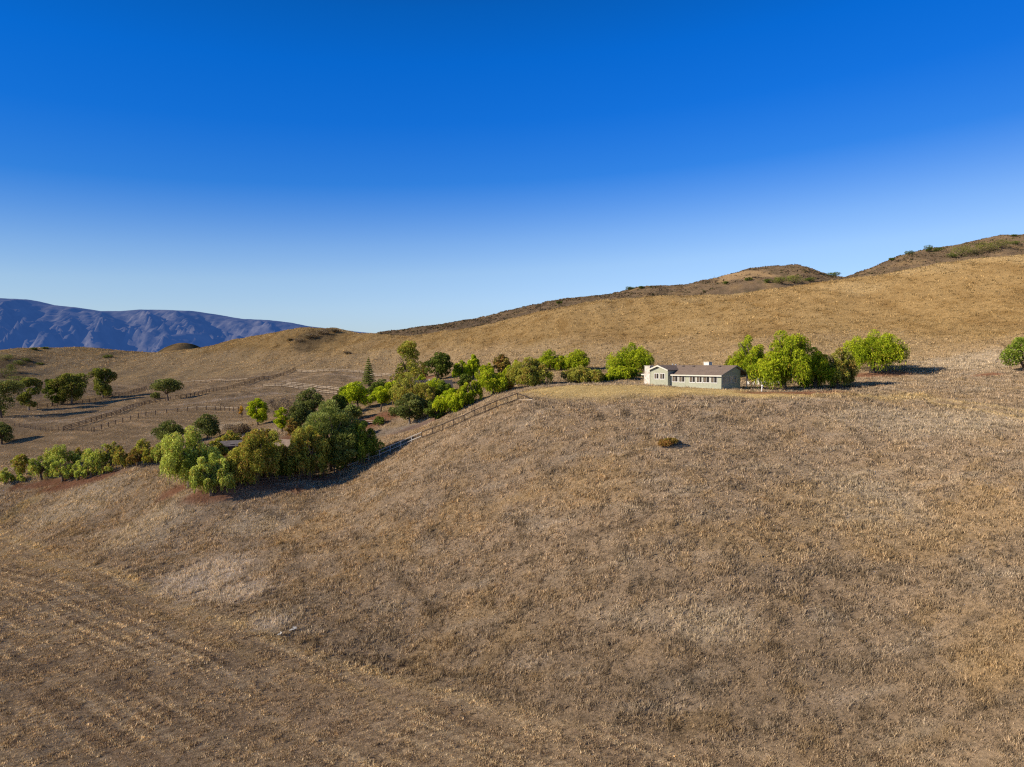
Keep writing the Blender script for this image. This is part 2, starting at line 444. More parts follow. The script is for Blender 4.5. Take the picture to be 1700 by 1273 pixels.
TRAILS = [([H(530, 846), H(600, 868), H(690, 903), H(730, 918)], PALE_T, 0.45), ([H(985, 1022), H(1090, 1008), H(1190, 985)], PALE_T, 0.4), ([H(850, 850), H(960, 838), H(1080, 842)], PALE_T, 0.4), ([H(1250, 770), H(1400, 790), H(1560, 770)], PALE_T, 0.5), ([H(590, 885), H(602, 925), H(618, 965)], DARK_T, 0.5), ([H(487, 900), H(500, 955), H(494, 1000)], DARK_T, 0.5), ([H(660, 960), H(715, 1010), H(725, 1050)], DARK_T, 0.55), ([H(1130, 1060), H(1150, 1090), H(1140, 1120)], DARK_T, 0.5), ([H(1330, 960), H(1390, 1000), H(1400, 1040)], DARK_T, 0.45), ([H(950, 890), H(1060, 870), H(1090, 845)], DARK_T, 0.4), ([H(410, 845), H(470, 860), H(560, 905)], DARK_T, 0.45)]
LAWN = [(*H(1000, 645), 17, 8), (*H(1090, 646), 13, 6), (*H(1180, 649.5), 11, 4.5), (*H(930, 644), 8, 7), (*H(1260, 654), 10, 3)]
TRACKS = [([H(1560, 668), H(1640, 678), H(1700, 690), H(1800, 700)], 1.5), ([H(0, 868), H(40, 838), H(60, 830)], 0.6)]
PAD = [H(905, 649), H(1000, 648.5), H(1100, 649.5), H(1200, 652.5), H(1300, 656.5), H(1420, 655.5), H(1530, 657)]
TERR = [[H(425, 645), H(470, 633), H(520, 624), H(580, 624), H(640, 632)], [H(60, 700), H(130, 695), H(230, 672)], [H(300, 672), H(380, 662), H(450, 652), H(540, 655)]]
DRIVE = [H(560, 728), H(600, 722), H(640, 717), H(675, 712), H(705, 703)]

def blob(key, x, y, wob):
    r = np.zeros(np.shape(x))
    for cx, cy, a, b in (BLOBS[key] if isinstance(key, str) else key):
        d = np.hypot((x - cx) / a, (y - cy) / b) + wob
        r = np.maximum(r, 1 - ss(0.45, 1.15, d))
    return r

def mixc(c, rgb, f):
    return c + (np.array(rgb) - c) * f[:, None]

def ground_color(x, y, z=None):
    n_big = fbm(x / 22.0, y / 16.0, 101, 4); n_mid = fbm(x / 5.5, y / 4.2, 131, 4); n_sm = fbm(x / 1.3, y / 1.1, 171, 3)
    c = np.tile(np.array([0.45, 0.325, 0.208]), (len(x), 1))
    c = mixc(c, (0.385, 0.285, 0.188), ss(0.0, 0.7, n_mid) * 0.8)                  # mauve-grey weeds
    c = mixc(c, (0.44, 0.305, 0.17), ss(0.05, 0.8, -n_mid + 0.5 * n_big) * 0.8)     # ochre grass
    c = mixc(c, (0.24, 0.17, 0.105), ss(0.25, 0.9, fbm(x / 3.1, y / 3.1, 191, 4)) * 0.75)
    c = mixc(c, (0.54, 0.43, 0.31), ss(0.35, 0.85, fbm(x / 9.0, y / 2.6, 211, 4)) * 0.5)
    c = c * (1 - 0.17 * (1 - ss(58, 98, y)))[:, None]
    # hill behind
    back = ss(150, 205, y + 0.12 * x + 10 * n_big)
    hill = np.tile(np.array([0.41, 0.270, 0.118]), (len(x), 1))
    hill = mixc(hill, (0.31, 0.19, 0.073), ss(0.0, 0.8, fbm(x / 6.0, y / 10.0, 231, 4)) * 0.85)
    hill = mixc(hill, (0.30, 0.185, 0.075), ss(0.15, 0.7, fbm(x / 17.0, y / 30.0, 271, 3)) * 0.6)
    hill = mixc(hill, (0.48, 0.335, 0.162), ss(0.1, 0.9, fbm(x / 30.0, y / 40.0, 251, 3)) * 0.8)
    c = c * (1 - back[:, None]) + hill * back[:, None]
    zz = gh(x, y) if z is None else z
    apron = ss(145, 190, y + 10 * n_big) * (1 - ss(30, 42, zz + 4 * n_big))
    c = mixc(c, (0.45, 0.322, 0.185), apron * 0.75)
    # paddocks, grazed short and mown
    pad = ss(150, 185, y) * (1 - ss(330, 350, y + 8 * n_big)) * (1 - ss(24.0, 28.0, zz + 1.0 * n_big)) * (1 - ss(0, 30, x + 20))
    st = 0.5 + 0.5 * np.sin((x * 0.5 + y * 0.86) * 1.1 + 3 * gnoise(x / 18, y / 18, 3))
    padc = np.array([0.40, 0.28, 0.165]) * (0.82 + 0.30 * st[:, None] * (0.5 + ss(-.3, .5, n_big))[:, None])
    c = c * (1 - pad[:, None]) + padc * pad[:, None]
    w = 0.28 * n_mid + 0.18 * n_sm
    c = mixc(c, (0.53, 0.415, 0.285), blob('grey', x, y, w) * 0.8)
    c = mixc(c, (0.62, 0.50, 0.385), blob(BRUSH, x, y, 0.9 * w) * 0.9)
    for pts, tc_, wd_ in TRAILS:
        c = mixc(c, tc_, np.exp(-((seg_dist(pts, x + 0.5 * n_sm, y + 0.5 * n_mid)) / wd_) ** 2) * 0.6 * ss(-0.5, 0.2, n_mid + 0.3))
    c = mixc(c, (0.55, 0.43, 0.31), blob('pale', x, y, 1.3 * w) * 0.55 * ss(-0.5, 0.3, n_sm))
    c = mixc(c, (0.47, 0.315, 0.155), blob('gold', x, y, 1.4 * w) * 0.5)
    c = mixc(c, (0.135, 0.095, 0.055), blob('scrub', x, y, 1.1 * w) * 0.75)
    # mown field in the corner
    sd = -poly_side(FIELD_EDGE, x, y) + 1.1 * n_mid + 0.5 * n_sm
    f = ss(-0.8, 1.5, sd) * (1 - 0.7 * ss(-5, 45, x + 6 * n_big))
    across = x * (-ROW_DIR[1]) + y * ROW_DIR[0]
    along = x * ROW_DIR[0] + y * ROW_DIR[1]
    rows = 0.55 * np.sin(across * 4.6 + 2.2 * gnoise(across / 3.0, along / 40.0, 307)) * (0.4 + ss(-0.4, 0.4, gnoise(across / 5.0, along / 22.0, 308))) + 0.8 * gnoise(across / 0.8, along / 26.0, 301) + 0.5 * gnoise(across / 0.42, along / 9.0, 302) + 0.22 * gnoise(across / 4.2, along / 50.0, 303) + 0.35 * n_mid
    fc = np.tile(np.array([0.47, 0.335, 0.205]), (len(x), 1))
    fc = mixc(fc, (0.70, 0.53, 0.33), ss(0.05, 0.9, rows) * 0.9)
    fc = mixc(fc, (0.30, 0.205, 0.13), ss(0.05, 0.9, -rows) * 0.85)
    fc = mixc(fc, (0.42, 0.30, 0.195), ss(0.0, 0.7, n_big) * 0.5)
    c = c * (1 - f[:, None]) + fc * f[:, None]
    edge = np.exp(-((sd - 0.6) / 1.0) ** 2) * (1 - ss(-14, 10, x))
    c = mixc(c, (0.64, 0.47, 0.25), edge * (0.28 + 0.4 * ss(-0.4, 0.5, n_mid)))
    edge2 = np.exp(-((sd - 4.4) / 0.7) ** 2) * (1 - ss(-18, 0, x))
    c = mixc(c, (0.50, 0.35, 0.17), edge2 * 0.5)
    c = mixc(c, (0.60, 0.44, 0.21), np.exp(-(seg_dist(PAD, x, y) / 1.5) ** 2) * 0.75)
    for pts in TERR:
        c = mixc(c, (0.55, 0.41, 0.28), np.exp(-(seg_dist(pts, x, y) / 1.6) ** 2) * 0.7)
    # lawn, bare dirt, tracks, drive
    c = mixc(c, (0.66, 0.475, 0.20), blob(LAWN, x, y, 0.35 * w) * 0.9)
    c = mixc(c, (0.27, 0.118, 0.066), blob('dirt', x, y, w) * 0.85)
    for pts, wd in TRACKS:
        d = seg_dist(pts, x, y)
        c = mixc(c, (0.60, 0.44, 0.23), np.exp(-((d - wd) / 0.7) ** 2) * 0.9)
        c = mixc(c, (0.17, 0.115, 0.06), np.exp(-(d / 0.45) ** 2) * 0.55)
    c = mixc(c, (0.23, 0.20, 0.18), (1 - ss(1.6, 2.2, seg_dist(DRIVE, x, y))) * 0.55)
    return np.clip(c, 0.01, 0.9)

# ------------------------------------------------------------------ ground sheet
def spaced(segs):
    out = []
    for a, b, s in segs:
        n = max(1, int(round((b - a) / s)))
        out += list(np.linspace(a, b, n, endpoint=False))
    out.append(segs[-1][1])
    return np.array(out)

gx = spaced([(-520, -260, 6), (-260, -110, 1.8), (-110, 110, 0.8), (110, 240, 1.8), (240, 460, 5)])
gy = spaced([(-80, 36, 6), (36, 150, 0.65), (150, 260, 1.1), (260, 470, 1.9), (470, 640, 8)])
X, Y = np.meshgrid(gx, gy)
xf, yf = X.ravel(), Y.ravel()
zf = gh(xf, yf)
zf = np.where(yf > 560, np.minimum(zf, -10), zf)
ny, nx = X.shape
idx = np.arange(nx * ny).reshape(ny, nx)
quads = np.stack([idx[:-1, :-1].ravel(), idx[:-1, 1:].ravel(), idx[1:, 1:].ravel(), idx[1:, :-1].ravel()], 1)
M_GROUND = mat_ground('dry_grass_ground', 1.0, 0.75, 3.0, 0.38)
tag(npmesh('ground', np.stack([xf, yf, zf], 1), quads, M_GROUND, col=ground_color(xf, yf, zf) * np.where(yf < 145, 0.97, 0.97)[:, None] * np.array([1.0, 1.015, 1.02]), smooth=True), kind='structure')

# wide valley floor out to the horizon, well below the hills
vm = np.array([[-40000, -9000, -60], [40000, -9000, -60], [40000, 40000, -60], [-40000, 40000, -60]], float)
tag(npmesh('valley_floor', vm, np.array([[0, 1, 2, 3]]), mat_plain('valley_scrub', (0.12, 0.10, 0.07), 0.9, 0.3, 0.002)), kind='structure')

# ------------------------------------------------------------------ brown hills behind
hx = spaced([(-260, 900, 3.2)]); hy = spaced([(430, 520, 6), (520, 660, 2.2), (660, 900, 12)])
X, Y = np.meshgrid(hx, hy); xf, yf = X.ravel(), Y.ravel(); zf = hh(xf, yf)
ny, nx = X.shape; idx = np.arange(nx * ny).reshape(ny, nx)
quads = np.stack([idx[:-1, :-1].ravel(), idx[:-1, 1:].ravel(), idx[1:, 1:].ravel(), idx[1:, :-1].ravel()], 1)
def hill_color(x, y, z):
    a = fbm(x / 16.0, y / 22.0, 501, 4); b = fbm(x / 4.0, y / 5.0, 511, 3)
    c = np.tile(np.array([0.215, 0.152, 0.095]), (len(x), 1))
    c = mixc(c, (0.15, 0.108, 0.070), ss(0.0, 0.6, a) * 0.85)
    c = mixc(c, (0.30, 0.20, 0.095), ss(0.15, 0.8, -a) * 0.6)
    c = mixc(c, (0.085, 0.08, 0.04), ss(0.25, 0.8, b) * 0.7)
    # the grassy left shoulder of the round top, and grass right under the skyline
    q = hit_hill(1230, 452); d = np.hypot((x - q[0]) / 32, (y - q[1]) / 45)
    c = mixc(c, (0.42, 0.285, 0.15), (1 - ss(0.5, 1.1, d + 0.3 * a)) * 0.85)
    return c
tag(npmesh('hills', np.stack([xf, yf, zf], 1), quads, mat_ground('scrub_hills', 0.6, 0.7, 1.6, 0.4), col=hill_color(xf, yf, zf), smooth=True), kind='structure')

# ------------------------------------------------------------------ little golden hill seen in the gap on the left
def kh(x, y):
    q = P(305, 569, 800)
    r = ((x - q[0]) / 58) ** 2 + ((y - 800) / 90) ** 2
    return -12 + (q[2] + 12) * np.exp(-r * 1.1) + 1.0 * fbm(x / 30, y / 40, 77, 3)
X, Y = np.meshgrid(np.arange(-560, -200, 3.0), np.arange(620, 980, 6.0)); xf, yf = X.ravel(), Y.ravel(); zf = kh(xf, yf)
ny, nx = X.shape; idx = np.arange(nx * ny).reshape(ny, nx)
quads = np.stack([idx[:-1, :-1].ravel(), idx[:-1, 1:].ravel(), idx[1:, 1:].ravel(), idx[1:, :-1].ravel()], 1)
a = fbm(xf / 20, yf / 30, 88, 4)
cc = mixc(np.tile(np.array([0.34, 0.22, 0.10]), (len(xf), 1)), (0.10, 0.085, 0.045), ss(0.1, 0.5, a + 0.5 * (xf < P(268, 575, 800)[0])))
tag(npmesh('golden_knoll', np.stack([xf, yf, zf], 1), quads, bpy.data.materials['scrub_hills'], col=cc, smooth=True), kind='structure')

# ------------------------------------------------------------------ blue mountains
MSKY = [(-900, 520), (-500, 500), (-200, 490), (0, 494.5), (45, 497), (75, 505), (125, 510), (165, 516), (200, 516), (230, 513.5), (270, 514), (320, 516), (360, 522), (400, 529), (445, 531), (480, 535), (510, 541), (560, 547), (620, 553), (700, 566), (900, 580), (1300, 590)]
MY = 11500.0
mx_ = np.array([P(a, b, MY)[0] for a, b in MSKY]); mz_ = np.array([P(a, b, MY)[2] for a, b in MSKY])
gxm = np.arange(-13500, 1500, 38.0); gym = spaced([(6200, 12000, 48), (12000, 14500, 300)])
X, Y = np.meshgrid(gxm, gym); xf, yf = X.ravel(), Y.ravel()
crest = np.interp(xf, mx_, mz_) + 0
wx = xf + 220 * fbm(xf / 2600, yf / 2600, 601, 3); wy = yf + 500 * fbm(xf / 2300, yf / 2300, 607, 3)
t = np.clip((MY - yf) / 5000, -0.6, 1.05)
skew = wx + 0.55 * (yf - MY)
def ridged(x, y, s): return 1 - np.abs(fbm(x, y, s, 2)) * 1.5
spur = ridged(skew / 1150, wy / 4600, 611) * 0.60 + ridged(skew / 430, wy / 2300, 617) * 0.28 + ridged((wx - 0.35 * yf) / 170, wy / 900, 619) * 0.16
body = np.where(t >= 0, (1 - t) ** 1.25, 1 - (t * 1.4) ** 2)
amp = np.where(t >= 0, 4 * np.clip(t, 0, 1) * (1 - np.clip(t, 0, 1)) , 0)
zf = -60 + (crest + 60) * np.clip(body + 1.0 * amp * (spur - 0.68), -0.05, None)
zf = zf + 9 * fbm(xf / 130, yf / 130, 631, 3) * np.clip(0.3 + amp, 0, 1)
# keep every spur under the main crest line
lim = (CAMZ + (np.interp(xf / yf * MY, mx_, mz_) - CAMZ) * yf / MY)
zf = np.where(yf < MY - 40, np.minimum(zf, lim - 12), zf)
ny, nx = X.shape; idx = np.arange(nx * ny).reshape(ny, nx)
quads = np.stack([idx[:-1, :-1].ravel(), idx[:-1, 1:].ravel(), idx[1:, 1:].ravel(), idx[1:, :-1].ravel()], 1)
m, nt, ns, ln = new_mat('hazy_forest_mountain')
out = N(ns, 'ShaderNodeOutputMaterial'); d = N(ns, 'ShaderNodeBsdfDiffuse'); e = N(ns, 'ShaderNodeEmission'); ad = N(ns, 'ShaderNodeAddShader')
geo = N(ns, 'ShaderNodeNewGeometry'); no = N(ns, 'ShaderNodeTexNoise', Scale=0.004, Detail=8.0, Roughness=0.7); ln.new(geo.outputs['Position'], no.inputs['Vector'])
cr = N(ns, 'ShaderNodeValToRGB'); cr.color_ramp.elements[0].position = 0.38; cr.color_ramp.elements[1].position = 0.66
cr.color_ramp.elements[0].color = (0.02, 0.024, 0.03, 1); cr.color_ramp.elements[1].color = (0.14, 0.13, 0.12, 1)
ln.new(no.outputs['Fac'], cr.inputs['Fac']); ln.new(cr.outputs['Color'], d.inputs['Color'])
e.inputs['Color'].default_value = (0.075, 0.225, 0.74, 1); e.inputs['Strength'].default_value = 0.285     # distance haze put into the surface itself as a blue glow
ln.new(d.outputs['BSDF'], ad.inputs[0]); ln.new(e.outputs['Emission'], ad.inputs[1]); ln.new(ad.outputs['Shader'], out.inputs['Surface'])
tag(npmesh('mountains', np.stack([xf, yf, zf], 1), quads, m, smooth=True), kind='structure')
# ================================================================== grass (uncountable: one object per sward)
M_GRASS = mat_leaf('dry_grass_blades', 0.25, 1.0)

def blades(x, y, z, col, h, w, per, spread, lean=0.45, rng=RNG):
    n = len(x)
    cx = np.repeat(x, per) + rng.normal(0, 1, n * per) * np.repeat(spread, per)
    cy = np.repeat(y, per) + rng.normal(0, 1, n * per) * np.repeat(spread, per)
    e = 0.4
    gxs = (gh_fast(x + e, y) - gh_fast(x - e, y)) / (2 * e); gys = (gh_fast(x, y + e) - gh_fast(x, y - e)) / (2 * e)
    cz = np.repeat(z, per) + (cx - np.repeat(x, per)) * np.repeat(gxs, per) + (cy - np.repeat(y, per)) * np.repeat(gys, per) - 0.02
    hh_ = np.repeat(h, per) * rng.uniform(0.55, 1.15, n * per); ww = np.repeat(w, per) * rng.uniform(0.6, 1.3, n * per)
    a = rng.uniform(0, 2 * math.pi, n * per)
    sx_, sy_ = np.cos(a) * ww / 2, np.sin(a) * ww / 2
    b = rng.uniform(0, 2 * math.pi, n * per); l = hh_ * lean * rng.uniform(0.2, 1.4, n * per)
    v = np.empty((n * per, 3, 3))
    v[:, 0] = np.stack([cx - sx_, cy - sy_, cz], 1)
    v[:, 1] = np.stack([cx + sx_, cy + sy_, cz], 1)
    v[:, 2] = np.stack([cx + np.cos(b) * l, cy + np.sin(b) * l, cz + hh_], 1)
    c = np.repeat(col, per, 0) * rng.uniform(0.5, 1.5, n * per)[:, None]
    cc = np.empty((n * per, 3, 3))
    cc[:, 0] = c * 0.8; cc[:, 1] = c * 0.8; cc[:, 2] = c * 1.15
    return v.reshape(-1, 3), cc.reshape(-1, 3)

# heights from the finished sheet (bilinear) so that every blade stands on it
_gz = None
def gh_fast(x, y):
    global _gz
    if _gz is None:
        A, B = np.meshgrid(gx, gy); _gz = gh(A.ravel(), B.ravel()).reshape(A.shape)
    i = np.clip(np.searchsorted(gx, x) - 1, 0, len(gx) - 2); j = np.clip(np.searchsorted(gy, y) - 1, 0, len(gy) - 2)
    fx = np.clip((x - gx[i]) / (gx[i + 1] - gx[i]), 0, 1); fy = np.clip((y - gy[j]) / (gy[j + 1] - gy[j]), 0, 1)
    return (_gz[j, i] * (1 - fx) + _gz[j, i + 1] * fx) * (1 - fy) + (_gz[j + 1, i] * (1 - fx) + _gz[j + 1, i + 1] * fx) * fy

def sward(y0, y1, dens, per, h, w, spread):
    area_w = 0.86
    n = int(dens * (y1 ** 2 - y0 ** 2) * area_w)
    y = np.sqrt(RNG.uniform(y0 ** 2, y1 ** 2, n)); x = RNG.uniform(-area_w, area_w, n) * y
    # clumping: drop tufts in the gaps
    k = gnoise(x / 0.9, y / 0.9, 401) + 0.8 * gnoise(x / 3.3, y / 3.3, 402)
    keep = RNG.uniform(0, 1, n) < 0.30 + 0.85 * ss(-0.35, 0.45, k)
    x, y, k = x[keep], y[keep], k[keep]
    bare = np.maximum(blob('dirt', x, y, 0.0 * x), 0.85 * blob(LAWN, x, y, 0.0 * x))
    bare = np.maximum(bare, 1 - ss(1.8, 2.4, seg_dist(DRIVE, x, y)))
    bare = np.maximum(bare, 1 - ss(0.3, 0.8, seg_dist(TRACKS[0][0], x, y)))
    keep = RNG.uniform(0, 1, len(x)) > bare * 0.93
    lx = (x - HOUSE_A[0]) * HOUSE_C - (y - HOUSE_A[1]) * -HOUSE_S
    ly = -(x - HOUSE_A[0]) * HOUSE_S + (y - HOUSE_A[1]) * HOUSE_C
    keep &= ~((lx > -18.2) & (lx < 0.2) & (ly > -2.0) & (ly < 10))
    x, y, k = x[keep], y[keep], k[keep]
    z = gh_fast(x, y)
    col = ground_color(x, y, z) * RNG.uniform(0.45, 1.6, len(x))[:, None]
    t = RNG.uniform(0, 1, len(x))[:, None]
    col = np.where(t > 0.95, col * np.array([1.3, 1.28, 1.26]), col)
    col = np.where(t < 0.10, col * 0.45, col)
    fld = ss(-0.8, 1.5, -poly_side(FIELD_EDGE, x, y)) * (1 - 0.6 * ss(-5, 45, x))
    gr = np.maximum(blob('grey', x, y, 0.1 * k) * 0.5, 1.3 * blob(BRUSH, x, y, 0.2 * k))
    lawn = blob(LAWN, x, y, 0.0 * x)
    pad = ss(150, 180, y) * (1 - ss(24, 28, z))
    k2 = gnoise(x / 1.7, y / 1.7, 405) + 0.6 * gnoise(x / 0.7, y / 0.7, 406)
    hs = (0.55 + 0.5 * ss(-0.4, 0.6, k) + 0.75 * ss(0.1, 0.75, k2) * (1 - 0.35 * fld)) * (1 - 0.38 * fld) * (1 + 0.5 * gr) * (1 - 0.55 * pad) * (1 - 0.75 * lawn)
    return blades(x, y, z, col * GRASS_GAIN * np.array([0.97, 1.035, 1.06]), h * hs * RNG.uniform(0.6, 1.3, len(x)), w * (1 - 0.3 * gr), per, spread * np.ones(len(x)))

GRASS_GAIN = 1.28
HA = math.radians(-49.8)
HOUSE_A = hit(1197, 646.0); HOUSE_C, HOUSE_S = math.cos(HA), math.sin(HA)
rings = [(45, 66, 38, 5, 0.31, 0.052, 0.10), (66, 95, 23, 5, 0.36, 0.072, 0.13), (95, 140, 17, 5, 0.36, 0.078, 0.16), (140, 225, 4.2, 5, 0.33, 0.125, 0.28), (225, 455, 0.9, 5, 0.42, 0.25, 0.42)]
vs = []; cs = []
for r in rings:
    v, c = sward(*r); vs.append(v); cs.append(c)
v = np.concatenate(vs); c = np.concatenate(cs)
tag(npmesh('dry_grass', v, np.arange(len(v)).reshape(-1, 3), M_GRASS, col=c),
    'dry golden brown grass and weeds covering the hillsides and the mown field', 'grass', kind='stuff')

# chaparral on the brown hills: one mass
n = 26000
x = RNG.uniform(-120, 640, n); y = RNG.uniform(515, 650, n); z = hh(x, y)
k = fbm(x / 14, y / 18, 421, 3); keep = RNG.uniform(0, 1, n) < 0.35 + 0.6 * ss(-0.2, 0.5, k)
q = hit_hill(1230, 452); keep &= (np.hypot((x - q[0]) / 34, (y - q[1]) / 45) + 0.2 * k > 0.95) | (RNG.uniform(0, 1, n) < 0.1)
x, y, z, k = x[keep], y[keep], z[keep], k[keep]
n = len(x); per = 4
px_ = np.repeat(x, per) + RNG.normal(0, 0.45, n * per); py_ = np.repeat(y, per) + RNG.normal(0, 0.45, n * per)
sz = np.repeat(RNG.uniform(0.35, 0.85, n) * (0.7 + 0.5 * ss(-.3, .5, k)), per) * RNG.uniform(0.7, 1.2, n * per)
a = RNG.uniform(0, 2 * math.pi, n * per)
v = np.empty((n * per, 4, 3)); zz = np.repeat(z, per) - 0.1
v[:, 0] = np.stack([px_ - np.cos(a) * sz * .55, py_ - np.sin(a) * sz * .55, zz], 1)
v[:, 1] = np.stack([px_ + np.cos(a) * sz * .55, py_ + np.sin(a) * sz * .55, zz], 1)
v[:, 2] = np.stack([px_ + np.cos(a) * sz * .4 + RNG.normal(0, .2, n * per), py_ + np.sin(a) * sz * .4, zz + sz], 1)
v[:, 3] = np.stack([px_ - np.cos(a) * sz * .4, py_ - np.sin(a) * sz * .4 + RNG.normal(0, .2, n * per), zz + sz * 0.9], 1)
base = np.where(RNG.uniform(0, 1, n)[:, None] < 0.2, np.array([[0.095, 0.09, 0.04]]), np.array([[0.225, 0.16, 0.10]])) * RNG.uniform(0.7, 1.3, n)[:, None]
c = np.repeat(np.repeat(base, per, 0), 4, 0)
tag(npmesh('chaparral', v.reshape(-1, 3), np.arange(n * per * 4).reshape(-1, 4), M_GRASS, col=c),
    'low brown and grey chaparral scrub covering the hills behind the golden ridge', 'scrub', kind='stuff')
# ================================================================== trees
M_LEAF = mat_leaf('foliage', 0.34, 1.9)
M_BARK = mat_plain('brown_bark', (0.13, 0.095, 0.07), 0.9, 0.35, 4.0, bump=0.5)
M_PALE = mat_plain('pale_bark', (0.24, 0.20, 0.16), 0.85, 0.3, 3.0, bump=0.3)
PAL = {  # dark, mid, light, odd tint and its share
    'pepper': ((0.0530, 0.0848, 0.0074), (0.1696, 0.2226, 0.0127), (0.3339, 0.3710, 0.0233), (0.2756, 0.2014, 0.0318), 0.08),
    'lime': ((0.060, 0.100, 0.007), (0.195, 0.255, 0.012), (0.350, 0.390, 0.022), (0.34, 0.31, 0.03), 0.05),
    'soft': ((0.0732, 0.1000, 0.0183), (0.2013, 0.2440, 0.0415), (0.3599, 0.4026, 0.0952), (0.3416, 0.2440, 0.0732), 0.10),
    'olive': ((0.0600, 0.0696, 0.0144), (0.1740, 0.1860, 0.0312), (0.3000, 0.2940, 0.0540), (0.3000, 0.1980, 0.0540), 0.18),
    'brown': ((0.060, 0.055, 0.016), (0.145, 0.125, 0.030), (0.220, 0.185, 0.045), (0.25, 0.14, 0.045), 0.35),
    'oak': ((0.0287, 0.0418, 0.0131), (0.0784, 0.0981, 0.0262), (0.1504, 0.1701, 0.0524), (0.1701, 0.1439, 0.0524), 0.08),
    'dark': ((0.0192, 0.0320, 0.0086), (0.0533, 0.0767, 0.0149), (0.1173, 0.1492, 0.0256), (0.1279, 0.1279, 0.0320), 0.06),
    'gum': ((0.0357, 0.0476, 0.0119), (0.1011, 0.1189, 0.0238), (0.1902, 0.2081, 0.0416), (0.1902, 0.1427, 0.0595), 0.10),
    'grey': ((0.046, 0.066, 0.015), (0.112, 0.142, 0.034), (0.190, 0.222, 0.066), (0.19, 0.19, 0.05), 0.08),
    'leafy': ((0.0350, 0.0600, 0.0100), (0.1063, 0.1525, 0.0200), (0.2000, 0.2562, 0.0375), (0.1875, 0.1875, 0.0375), 0.08),
    'twig': ((0.0800, 0.0619, 0.0426), (0.1386, 0.1066, 0.0746), (0.1972, 0.1546, 0.1066), (0.1492, 0.1279, 0.0533), 0.15),
    'gold': ((0.16, 0.10, 0.015), (0.30, 0.20, 0.03), (0.42, 0.29, 0.05), (0.3, 0.12, 0.03), 0.10),
}

def unit(v): return v / np.maximum(np.linalg.norm(v, axis=-1, keepdims=True), 1e-9)

def cards(c, d, l, w, rng):
    n = len(c)
    s = unit(np.cross(d, unit(rng.normal(0, 1, (n, 3)))))
    v = np.empty((n, 4, 3))
    v[:, 0] = c - d * (l / 2)[:, None]; v[:, 1] = c + s * (w / 2)[:, None] + d * (l * 0.08)[:, None]
    v[:, 2] = c + d * (l / 2)[:, None]; v[:, 3] = c - s * (w / 2)[:, None] + d * (l * 0.08)[:, None]
    return v

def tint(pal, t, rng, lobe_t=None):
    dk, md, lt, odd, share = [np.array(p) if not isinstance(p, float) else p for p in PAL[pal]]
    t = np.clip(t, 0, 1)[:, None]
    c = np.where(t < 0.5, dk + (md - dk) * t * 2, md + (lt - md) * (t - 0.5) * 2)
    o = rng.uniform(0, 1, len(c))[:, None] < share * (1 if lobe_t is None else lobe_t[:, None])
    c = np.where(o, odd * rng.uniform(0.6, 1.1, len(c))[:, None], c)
    return c * rng.uniform(0.75, 1.3, len(c))[:, None]

